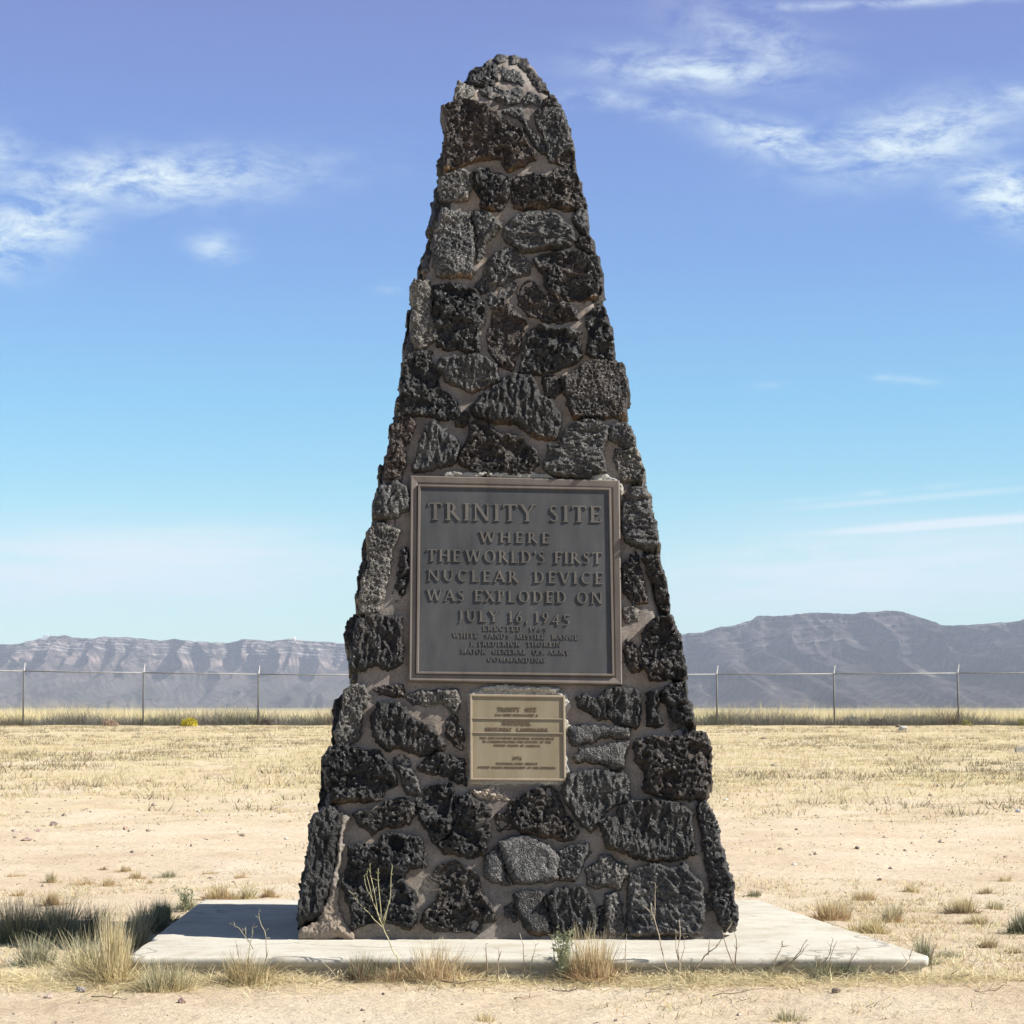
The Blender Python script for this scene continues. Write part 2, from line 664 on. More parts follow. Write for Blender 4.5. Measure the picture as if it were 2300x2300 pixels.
def mat_mountain():
    m, nt, b = newmat('mountain_rock', 1.0, 0.0)
    r = ramp(nt, [(0.42, g(0.40)), (0.5, g(0.95)), (0.60, g(1.6))])
    ge = N(nt, 'ShaderNodeNewGeometry')
    nt.links.new(tnoise(nt, 0.02, 8, 0.75), r.inputs[0])
    c = mixc(nt, 1.0, attr(nt), r.outputs[0], 'MULTIPLY')
    sc = ramp(nt, [(0.60, g(0)), (0.68, g(1))])
    nt.links.new(tnoise(nt, 0.11, 3, 0.8), sc.inputs[0])
    c = mixc(nt, mth(nt, 'MULTIPLY', sc.outputs[0], 0.45), c, (0.055, 0.06, 0.045))
    nt.links.new(c, b.inputs['Base Color'])
    bump(nt, b, tnoise(nt, 0.03, 8, 0.75), 1.0, 30.0)
    return m


M_LAVA = mat_lava()
M_MORTAR = mat_mortar('mortar', (0.172, 0.150, 0.129), (0.295, 0.262, 0.230))
M_CEMENT = mat_mortar('pale_cement', (0.28, 0.28, 0.255), (0.42, 0.41, 0.365), 0.9)
M_BR_FIELD = mat_bronze('bronze_grey', (0.034, 0.035, 0.036), (0.066, 0.067, 0.067), 0.6, 0.1)
M_BR_FRAME = mat_bronze('bronze_brown', (0.110, 0.090, 0.074), (0.175, 0.148, 0.124), 0.6, 0.1)
M_BR_LETTER = mat_bronze('bronze_letter', (0.080, 0.072, 0.060), (0.13, 0.117, 0.098), 0.55, 0.1)
M_GOLD = mat_bronze('brass_tan', (0.195, 0.155, 0.090), (0.255, 0.215, 0.140), 0.55, 0.1)
M_GOLD_R = mat_bronze('brass_rim', (0.26, 0.205, 0.145), (0.33, 0.27, 0.195), 0.55, 0.1)
M_LETTER_SHADE = mat_plain('letter_side_shade', (0.022, 0.021, 0.020), 0.8, 0.0)  # near-black for the letter side walls: deepens the letter shadows by colour
M_GL = mat_plain('brass_letter', (0.13, 0.085, 0.045), 0.7, .0)
M_GROUND = mat_ground()
M_CONC = mat_concrete()
M_STEEL = mat_plain('galvanised_steel', (0.27, 0.27, 0.26), 0.6, 0.1)
M_POST = mat_plain('weathered_post', (0.12, 0.118, 0.112), 0.7, 0.0)
M_STEEL_B = mat_plain('bright_steel', (0.75, 0.75, 0.73), 0.5, 0.1)
M_GRASS = mat_tone('dry_grass', 0.9, 0.1, (0.85, 1.15), 30, 0.25)
M_TWIG = mat_tone('dead_twig', 0.9, 0.15, (0.7, 1.2), 90)
M_ROCK = mat_tone('small_rock', 0.95, 0.1, (0.7, 1.25), 60)
M_MOUNT = mat_mountain()
M_WHITE = mat_plain('white_paint', (0.8, 0.8, 0.8), 0.6)
M_HOLE = mat_plain('hole_dark', (0.02, 0.018, 0.015), 0.9)

rng = np.random.default_rng(11)

# ------------------------------------------------------------------ the ground
def gnz(x, y):
    near = np.exp(-np.maximum(0, np.abs(y - 10) - 6) / 12)
    z = 0.014 * fbm(x * 1.3, y * 1.3, 5, 3, 0.6) * near + 0.055 * fbm(x * 0.6, y * .6, 5, 31, .6) * np.clip((y - 12) / 6, 0, 1) * np.exp(-np.maximum(0, y - 60) / 200)
    return z + 0.009 * np.clip(fbm(x * 9, y * 9, 4, 8, .6), -0.3, 1) * near


def ground_sheet():
    du = 0.0242
    u = np.arange(-math.asinh(9000 / 0.7), math.asinh(9000 / 0.7), du * 1.25)
    x = 0.7 * np.sinh(u)
    yn = np.arange(6.6, 13.5, 0.028)
    yl = [13.5]
    while yl[-1] < 12000:
        yl.append(yl[-1] + max(0.035, (yl[-1] - 10) * 0.011 * (1 if yl[-1] < 150 else 3)))
    yb = [6.6]
    while yb[-1] > -9000:
        yb.append(yb[-1] - max(0.05, (6.7 - yb[-1]) * 0.15))
    y = np.concatenate([np.array(yb[1:])[::-1], yn, np.array(yl)])
    Xg, Yg = np.meshgrid(x, y)
    Z = ground_z(Xg, Yg)
    Z = Z + gnz(Xg, Yg)
    # soil piled lightly against the slab is kept clear of its top
    ins = (np.abs(Xg) < 1.5) & (Yg > 8.9) & (Yg < 11.6)
    Z = np.where(ins, np.minimum(Z, 0.0), Z)
    V = np.stack([Xg.ravel(), Yg.ravel(), Z.ravel()], 1)
    o = mesh('ground', V, grid_faces(len(y), len(x)), M_GROUND, smooth=True)
    o['kind'] = 'structure'
    return len(x), len(y)


print('ground grid', ground_sheet())

# ------------------------------------------------------------------ mountains
def mountain(name, sky_px, Y, Wd, seed, kind, x_ext):
    """surface swept from the crest line to the plain; crest given by bearing and height"""
    sky_px = sorted(sky_px)
    px = np.array([p[0] for p in sky_px], float)
    py = np.array([p[1] for p in sky_px], float)
    pxs = np.linspace(x_ext[0], x_ext[1], 1750)
    nt_ = 170
    pys = np.interp(pxs, px, py)
    X, _, Z = at_y(pxs, pys, Y)
    Z = Z + fbm(X / 60, X * 0, 4, seed) * 3.5 + fbm(X / 16, X * 0, 2, seed + 9) * 1.5
    t = np.linspace(0, 1, nt_) ** 1.0
    XX, TT = np.meshgrid(X, t)
    crest = np.tile(Z, (nt_, 1))
    # cumulative horizontal set-back as a function of height: cliffs use little depth
    if kind == 'cliff':
        # width of each layer in depth per height
        w = np.ones(nt_)
        w[t < 0.45] = 2.3
        w[(t >= 0.45) & (t < 0.62)] = 1.2
        w[(t >= 0.62) & (t < 0.76)] = 0.12
        w[(t >= 0.76)] = 1.1
        for k, c in enumerate(np.linspace(0.78, 0.97, 5)):
            w[(np.abs(t - c) < 0.012)] = 0.05
    else:
        w = np.ones(nt_)
        w[t < 0.25] = 2.4
        w[(t >= 0.25) & (t < 0.5)] = 1.5
        w[t >= 0.5] = 1.0
        for k, c in enumerate([0.55, 0.68, 0.76, 0.83, 0.9, 0.96]):
            w[(np.abs(t - c) < 0.012)] = 0.15
    cw = np.cumsum(w)
    cw = (cw[-1] - cw) / (cw[-1] - cw[0])            # 1 at foot, 0 at crest
    setb = np.tile(cw[:, None], (1, len(X)))
    # spurs and gullies: ridged noise along x, warped with height
    wx = XX / 250 + 0.35 * fbm(XX / 500, TT * 2.2, 3, seed + 3) + TT * 0.3
    n1 = 1 - np.abs(fbm(wx, TT * 0.35, 1, seed + 5) * 2)
    n2 = 1 - np.abs(fbm(XX / 85 + 0.4 * fbm(XX / 130, TT * 4, 2, seed + 6), TT * 0.9, 2, seed + 7) * 2)
    n3 = fbm(XX / 26, TT * 9, 4, seed + 8, .6)
    amp = np.clip(1.15 - TT, 0.08, 1) * (0.55 if kind == 'cliff' else 0.6)
    YY = Y - Wd * setb - Wd * (0.62 * amp * (n1 - 0.5) * .75 + 0.36 * np.clip(1.1 - TT * .8, 0.1, 1) * (n2 - 0.5)) * np.sin(np.clip(TT * 3.1416, 0, 3.1416)) ** 0.35 * (1 if kind == 'cliff' else 0.85) \
        + n3 * Wd * 0.03
    zfoot = ground_z(0, Y - Wd * 1.3) - 6
    ZZ = zfoot + (crest - zfoot) * (TT ** 1.0) * (1.0 + 0.0 * XX)
    ZZ += n3 * 5 * (1 - TT) * TT * 4
    V = np.stack([XX.ravel() * (YY / Y).ravel() ** 0, YY.ravel(), ZZ.ravel()], 1)
    # rock colours
    base = np.array([0.135, 0.115, 0.102]) if kind == 'cliff' else np.array([0.080, 0.070, 0.070])
    pink = np.array([0.36, 0.275, 0.24])
    pale = np.array([0.50, 0.46, 0.41])
    scrub = np.array([0.060, 0.062, 0.045])
    colr = np.tile(base, (V.shape[0], 1)).reshape(nt_, len(X), 3)
    tn = TT + 0.03 * fbm(XX / 260, TT * 3, 3, seed + 21)
    if kind == 'cliff':
        m1 = np.clip(1 - np.abs(tn - 0.69) / 0.085, 0, 1) * (0.35 + 0.65 * (fbm(XX / 70, TT * 8, 3, seed + 22) > -0.1))
        colr += (pink - colr) * (m1 * 0.9)[..., None]
        for c in np.linspace(0.79, 0.98, 6):
            m = np.clip(1 - np.abs(tn - c) / 0.012, 0, 1) * (fbm(XX / 90, TT * 30, 3, seed + int(c * 100)) > -0.05)
            colr += (pale - colr) * (m * 0.85)[..., None]
        m2 = np.clip((0.5 - TT) / 0.2, 0, 1) * np.clip(0.5 + 1.6 * fbm(XX / 60, TT * 8, 5, seed + 23, .65), 0, 1)
        colr += (scrub - colr) * (m2 * 0.85)[..., None]
    else:
        for c in [0.56, 0.69, 0.77, 0.84, 0.91, 0.965]:
            m = np.clip(1 - np.abs(tn - c) / 0.010, 0, 1) * (fbm(XX / 130, TT * 30, 3, seed + int(c * 100)) > 0.12)
            colr += (pale - colr) * (m * 0.38)[..., None]
        m2 = np.clip(fbm(XX / 160, TT * 5, 5, seed + 24) * 3 - 0.5, 0, 1)
        colr += (scrub * 0.9 - colr) * (m2 * 0.6)[..., None]
        m3 = np.clip(fbm(XX / 120, TT * 7, 5, seed + 25) * 4 - 1.3, 0, 1) * np.clip((0.6 - TT) / 0.3, 0.15, 1)
        colr += (np.array([0.25, 0.235, 0.18]) - colr) * (m3 * 0.6)[..., None]
    o = mesh(name, V, grid_faces(nt_, len(X)), M_MOUNT, smooth=True, col=colr.reshape(-1, 3))
    o['kind'] = 'structure'
    return o


left_sky = [(-1300, 1500), (-1000, 1468), (-800, 1456), (-500, 1452), (-200, 1440), (0, 1447), (45, 1446), (75, 1437), (103, 1428), (153, 1428), (166, 1432), (215, 1432), (236, 1428), (290, 1433),
            (360, 1439), (389, 1431.5), (414, 1437), (476, 1444), (510, 1442), (538, 1437), (560, 1436), (613, 1440), (646, 1436), (672, 1436), (745, 1442),
            (783, 1445), (900, 1452), (1050, 1466), (1200, 1482), (1400, 1520), (1500, 1560), (1600, 1592)]
right_sky = [(1000, 1590), (1150, 1530), (1300, 1470), (1450, 1440), (1529, 1427), (1545, 1422), (1575, 1420), (1620, 1406), (1641, 1405), (1690, 1391), (1700, 1383), (1711, 1380), (1744, 1383),
             (1823, 1377), (1914, 1376), (1989, 1372), (2030, 1374), (2067, 1383), (2100, 1395.5), (2133, 1401), (2171, 1403), (2225, 1400), (2283, 1395),
             (2300, 1389), (2360, 1370), (2500, 1366), (2700, 1390), (2900, 1430), (3200, 1405), (3500, 1440), (3700, 1500)]
mountain('mountains', left_sky, 7200, 1500, 40, 'cliff', (-1300, 1600))
mountain('mountains', right_sky, 6000, 1700, 77, 'slope', (1000, 3700))

# ------------------------------------------------------------------ concrete slab
def slab():
    def onz(px, py, z):
        a, y, zz = ray(px, py)
        k = (z - CAMZ) / zz
        return float(a * k), float(y * k)
    fl = onz(284, 2149, SLABZ)
    fr = onz(2074, 2151, SLABZ)
    br = onz(1705, 2021, SLABZ)
    bl = onz(455, 2020, SLABZ)
    # outline with a broken front right corner, cut back right corner
    P = []
    def seg(a, b, n):
        for i in range(n):
            t = i / n
            P.append((a[0] + (b[0] - a[0]) * t, a[1] + (b[1] - a[1]) * t))
    fr2 = onz(2084, 2163, SLABZ)
    fr3 = onz(2076, 2146, SLABZ)
    seg(fl, (fr[0] - .06, fr[1]), 90)
    seg((fr[0] - .06, fr[1]), (fr[0] + .02, fr[1] + .01), 6)
    seg((fr[0] + .02, fr[1] + .01), (fr[0] + .035, fr[1] + .09), 5)
    seg((fr[0] + .035, fr[1] + .09), br, 60)
    seg(br, bl, 60)
    seg(bl, fl, 60)
    P = np.array(P)
    n = len(P)
    c = P.mean(0)
    s = np.arange(n)
    rings = []
    specs = [(0.03, 0.0, -0.10), (0.028, 0.0, 0.045), (0.024, 0.0, 0.078), (0.002, 0.0, 0.088), (0.0, 0, 0.108), (0.003, 0, 0.115), (0.009, 0, 0.119), (0.03, 0, SLABZ)]
    for k, (inset, _, z) in enumerate(specs):
        d = P - c
        L = np.linalg.norm(d, axis=1, keepdims=True)
        jit = 0.006 * fbm(s / 5.0, s * 0 + k * 0.5, 3, 4)
        chip = np.clip(fbm(s / 2.5, s * 0, 3, 14) - 0.42, 0, 1) * 0.06
        q = c + d / L * (L - inset * 1.2 + jit[:, None] - (chip * (k > 3))[:, None])
        if k == 7:
            q = c + d / L * (L - 0.035)
        zz = np.full(n, z)
        if 2 <= k <= 6:
            zz = zz - chip * 0.3
        rings.append(np.column_stack([q, zz]))
    V = np.concatenate(rings)
    Q = []
    for k in range(len(rings) - 1):
        for i in range(n):
            j = (i + 1) % n
            Q.append((k * n + i, k * n + j, (k + 1) * n + j, (k + 1) * n + i))
    V = np.vstack([V, [[c[0], c[1], SLABZ]]])
    T = [((len(rings) - 1) * n + i, (len(rings) - 1) * n + (i + 1) % n, len(V) - 1) for i in range(n)]
    o = mesh('concrete_slab', V, [np.array(Q), np.array(T)], M_CONC, smooth=True)
    for p in o.data.polygons:
        if p.index >= (len(rings) - 2) * n - 0:
            p.use_smooth = False
    tag(o, 'pale worn concrete slab under the lava stone obelisk', 'slab')
    return o


slab()

# ------------------------------------------------------------------ the obelisk
ob = thing('stone_obelisk', 'tall tapering obelisk of black lava stones set in mortar on a concrete slab', 'monument', (0.02, BASEY + 0.88, SLABZ))
OBL = np.array(ob.location)


def core_half(z):
    """left x, right x of the mortar body at height z"""
    z = np.asarray(z, float)
    ys = [SLABZ - .02, 3.72]
    L = np.interp(z, [0.1, 3.60, 3.72, 3.82, 3.92, 3.99, 4.05, 4.07], [-0.825, -0.272, -0.262, -0.228, -0.19, -0.15, -0.105, -0.05])
    R = np.interp(z, [0.1, 3.50, 3.70, 3.82, 3.92, 3.99, 4.05, 4.07], [0.875, 0.238, 0.20, 0.158, 0.125, 0.095, 0.06, 0.01])
    return L, R


ZTOP = 4.07


def core():
    zs = np.concatenate([np.arange(SLABZ - 0.03, 3.7, 0.0125), np.linspace(3.7, ZTOP, 36)])
    per = 560
    q = per // 4
    rows = []
    for z in zs:
        L, R = core_half(z)
        yf = float(face_y(z))
        wd = max(0.02, (R - L))
        dep = max(0.03, wd) if z < 3.7 else max(0.03, wd * 1.0)
        yb = yf + dep if z < 3.7 else yf + dep * 0.9
        cs = min(0.035, wd * 0.3)
        u = (np.arange(q) / q)
        # front, right, back, left
        def rc(t):
            return t
        xs = np.concatenate([L + (R - L) * u, np.full(q, R), R + (L - R) * u, np.full(q, L)])
        yy = np.concatenate([np.full(q, yf), yf + (yb - yf) * u, np.full(q, yb), yb + (yf - yb) * u])
        # rounded corners
        cx, cy = (L + R) / 2, (yf + yb) / 2
        hx, hy = (R - L) / 2, (yb - yf) / 2
        dx = np.abs(xs - cx) - (hx - cs)
        dy = np.abs(yy - cy) - (hy - cs)
        m = (dx > 0) & (dy > 0)
        r = np.hypot(dx, dy)
        k = np.where(m & (r > cs), cs / np.maximum(r, 1e-6), 1)
        xs = np.where(m, cx + np.sign(xs - cx) * (hx - cs + dx * k), xs)
        yy = np.where(m, cy + np.sign(yy - cy) * (hy - cs + dy * k), yy)
        s_ = np.concatenate([xs[:q], R + (yy[q:2 * q] - yf), R + (yb - yf) + (R - xs[2 * q:3 * q]), L - (yy[3 * q:] - yf)])
        nn = (0.010 + 0.012 * max(0.0, min(1.0, (z - 3.6) * 4))) * fbm(s_ * 9, np.full(per, z * 9), 5, 5, 0.6) + 0.006 * fbm(s_ * 2.5, np.full(per, z * 2.5), 2, 6)
        nx = np.concatenate([np.zeros(q), np.ones(q), np.zeros(q), -np.ones(q)])
        ny = np.concatenate([-np.ones(q), np.zeros(q), np.ones(q), np.zeros(q)])
        rows.append(np.column_stack([xs + nx * nn, yy + ny * nn, np.full(per, z)]))
    V = np.concatenate(rows)
    n = len(zs)
    i = np.arange((n - 1) * per)
    r = i // per
    c = i % per
    Q = np.stack([r * per + c, r * per + (c + 1) % per, (r + 1) * per + (c + 1) % per, (r + 1) * per + c], 1)
    V = np.vstack([V, [[V[-per:, 0].mean(), V[-per:, 1].mean(), ZTOP + 0.012]]])
    T = np.stack([(n - 1) * per + np.arange(per), (n - 1) * per + (np.arange(per) + 1) % per, np.full(per, len(V) - 1)], 1)
    return mesh('mortar_body', V - OBL, [Q, T], M_MORTAR, ob, True)


core()

# stone tints
TINT = {
    'k': (0.0165, 0.0165, 0.0168), 'g': (0.042, 0.042, 0.042), 'b': (0.024, 0.0205, 0.0185), 'r': (0.033, 0.025, 0.022),
    'l': (0.072, 0.069, 0.064), 'd': (0.016, 0.015, 0.015), 't': (0.23, 0.195, 0.16), 's': (0.044, 0.044, 0.045), 'm': (0.30, 0.26, 0.22),
    'w': (0.42, 0.40, 0.37),
}
OCHRE = np.array([0.22, 0.13, 0.06])


def poly_sd(P, x, y):
    P = np.asarray(P, float)
    d = np.full(x.shape, 1e9)
    ins = np.zeros(x.shape, bool)
    n = len(P)
    for i in range(n):
        ax, ay = P[i]
        bx, by = P[(i + 1) % n]
        ex, ey = bx - ax, by - ay
        wx, wy = x - ax, y - ay
        t = np.clip((wx * ex + wy * ey) / (ex * ex + ey * ey + 1e-12), 0, 1)
        d = np.minimum(d, (wx - ex * t) ** 2 + (wy - ey * t) ** 2)
        c = ((ay > y) != (by > y)) & (x < (bx - ax) * (y - ay) / (by - ay + 1e-12) + ax)
        ins ^= c
    d = np.sqrt(d)
    return np.where(ins, d, -d)


def relief(tex, x, y, s):
    """rock surface relief in metres for a texture kind"""
    if tex == 'S':      # smooth pahoehoe skin
        return 0.010 * fbm(x * 8, y * 8, 3, s) + 0.0022 * fbm(x * 70, y * 70, 3, s + 1), 0.001
    if tex == 'F':      # flat, finely pitted
        w, _ = worley(x * 75, y * 75, s + 4)
        return 0.008 * fbm(x * 12, y * 12, 3, s) + 0.008 * fbm(x * 70, y * 70, 3, s + 1, .65) - 0.005 * (w < 0.32), 0.005
    if tex == 'V' or tex == 'H' or tex == 'D':    # drawn-out ridges
        if tex == 'V':
            a, b_ = x, y * 0.32
        elif tex == 'H':
            a, b_ = y, x * 0.32
        else:
            a, b_ = (x + y) * .7, (y - x) * 0.25
        r = 1 - np.abs(fbm(a * 42, b_ * 50, 2, s) * 1.8)
        return 0.011 * r + 0.012 * fbm(a * 85, b_ * 110, 3, s + 1, .65) + 0.008 * fbm(x * 9, y * 9, 2, s + 2), 0.006
    # 'R' rough clinker with cavities
    q = 0.25 * fbm(x * 40, y * 40, 2, s)
    w, w2 = worley(x * 30 + q, y * 30, s + 3)
    w3, _ = worley(x * 68 + q, y * 68, s + 5)
    cav = np.clip(fbm(x * 15, y * 15, 2, s + 6) * 2.4 - 0.35, 0, 1)
    return 0.014 * fbm(x * 11, y * 11, 3, s, .55) + 0.014 * (0.5 - w) + 0.012 * (0.5 - w3) + 0.008 * fbm(x * 110, y * 110, 2, s + 2) - 0.036 * cav - 0.016 * (w < 0.24), 0.012


stone_i = [0]


def stone_mesh(P, origin_fn, tex='R', tint='k', prot=0.03, back=0.03, sink=0.0, step=0.0042, ochre=0.5, name='stone', mat=None, wob=1.0, rim=None):
    """heightfield chunk over polygon P in (x, z); origin_fn maps (x, z, h, dx, dz) to world"""
    stone_i[0] += 1
    s = stone_i[0] * 7 + 13
    r_ = np.random.default_rng(s)
    P = np.asarray(P, float)
    x0, z0 = P.min(0) - 0.02
    x1, z1 = P.max(0) + 0.02
    xs = np.arange(x0, x1 + step, step)
    zs = np.arange(z0, z1 + step, step)
    X, Z = np.meshgrid(xs, zs)
    wx = 0.013 * wob * fbm(X * 24, Z * 24, 4, s, .6)
    wz = 0.013 * wob * fbm(X * 24, Z * 24, 4, s + 50, .6)
    sd = poly_sd(P, X + wx, Z + wz) + 0.005 * wob * fbm(X * 90, Z * 90, 2, s + 70)
    rw = rim if rim else (0.018 if tex != 'S' else 0.028)
    sd = sd + 0.012 * wob
    tt = np.clip((sd - 0.008) / rw, 0, 1)
    prof = np.sqrt(1 - (1 - tt) ** 2)
    skirt = np.clip(sd / 0.008, 0, 1)
    rel, lat = relief(tex, X, Z, s)
    tilt = r_.uniform(-1, 1, 2) * 0.05
    cx, cz = P.mean(0)
    h = -back + (back + 0.4 * prot) * skirt + 0.6 * prot * prof
    amp_t = 0.25 if mat is M_CEMENT else 1.0
    rel = rel * (0.5 if mat is M_CEMENT else 1.0)
    tq = fbm(X * 7, Z * 7, 2, s + 200) * 3.2
    ff = tq - np.floor(tq)
    rel = rel + (np.floor(tq) + 1.3 + np.clip((ff - 0.8) / 0.2, 0, 1)) * (0.006 if tex != 'S' else 0.004) * amp_t
    h = h + (rel + (X - cx) * tilt[0] + (Z - cz) * tilt[1]) * np.clip(tt * 1.4, 0, 1) - sink
    h = np.where((tt > 0.6) & (back < 0.5), np.maximum(h, 0.004 + 0.35 * np.maximum(h, -.03) + 0.010 * (0.5 + fbm(X * 60, Z * 60, 2, s + 61)) - sink), h)
    h = np.where(sd <= 0, -back - sink, h)
    dx = lat * fbm(X * 45, Z * 45, 2, s + 80) * tt
    dz = lat * fbm(X * 45, Z * 45, 2, s + 90) * tt
    inside = sd > 0
    # keep a quad when any corner is inside
    keep = inside[:-1, :-1] | inside[1:, :-1] | inside[:-1, 1:] | inside[1:, 1:]
    fr = grid_faces(len(zs), len(xs))[keep.ravel()]
    if len(fr) == 0:
        return None
    # outside corners slide onto the outline's skirt so the rim is not stair-stepped
    W3 = origin_fn(X.ravel(), Z.ravel(), h.ravel(), dx.ravel(), dz.ravel())
    used = np.unique(fr)
    remap = np.zeros(W3.shape[0], int)
    remap[used] = np.arange(len(used))
    c = np.array(TINT[tint]) * r_.uniform(0.85, 1.2)
    colr = np.tile(c, (X.size, 1)).reshape(X.shape + (3,))
    if tint in 'kgbrsd':
        br = np.clip(fbm(X * 9, Z * 9, 3, s + 120) * 1.8 - 0.15, 0, 1)[..., None]
        hue = np.array(TINT['r']) * 1.1 if r_.random() < (0.7 if tint in 'br' else 0.3) else c * 1.5
        colr += (hue - colr) * br * 0.5
    if ochre > 0:
        # iron-stained lower rim
        zb = np.clip((np.interp(X, np.linspace(x0, x1, 12), [Z[(sd > 0) & (np.abs(X - xx) < 0.03)].min() if ((sd > 0) & (np.abs(X - xx) < 0.03)).any() else z0
                                                              for xx in np.linspace(x0, x1, 12)]) + 0.028 - Z) / 0.02, 0, 1)
        m = zb * np.clip(0.5 + fbm(X * 14, Z * 14, 3, s + 140) * 2.0, 0, 1) * ochre
        colr += (OCHRE - colr) * np.clip(m, 0, 1)[..., None] * 0.55
    colr = colr.reshape(-1, 3)[used]
    return mesh(name, W3[used] - OBL, remap[fr], mat or M_LAVA, ob, True, colr)


def front_map(x, z, h, dx, dz):
    return np.column_stack([x + dx, face_y(z) + FN[1] * h, z + dz + FN[2] * h])


CR = {'A': (900, 80, .2588), 'B': (850, 550, .31056), 'C': (750, 1050, .41408), 'D': (650, 1500, .3365), 'E': (1150, 1500, .3365), 'n': (0, 0, 1), 'o': (0, 0, 1.1905)}
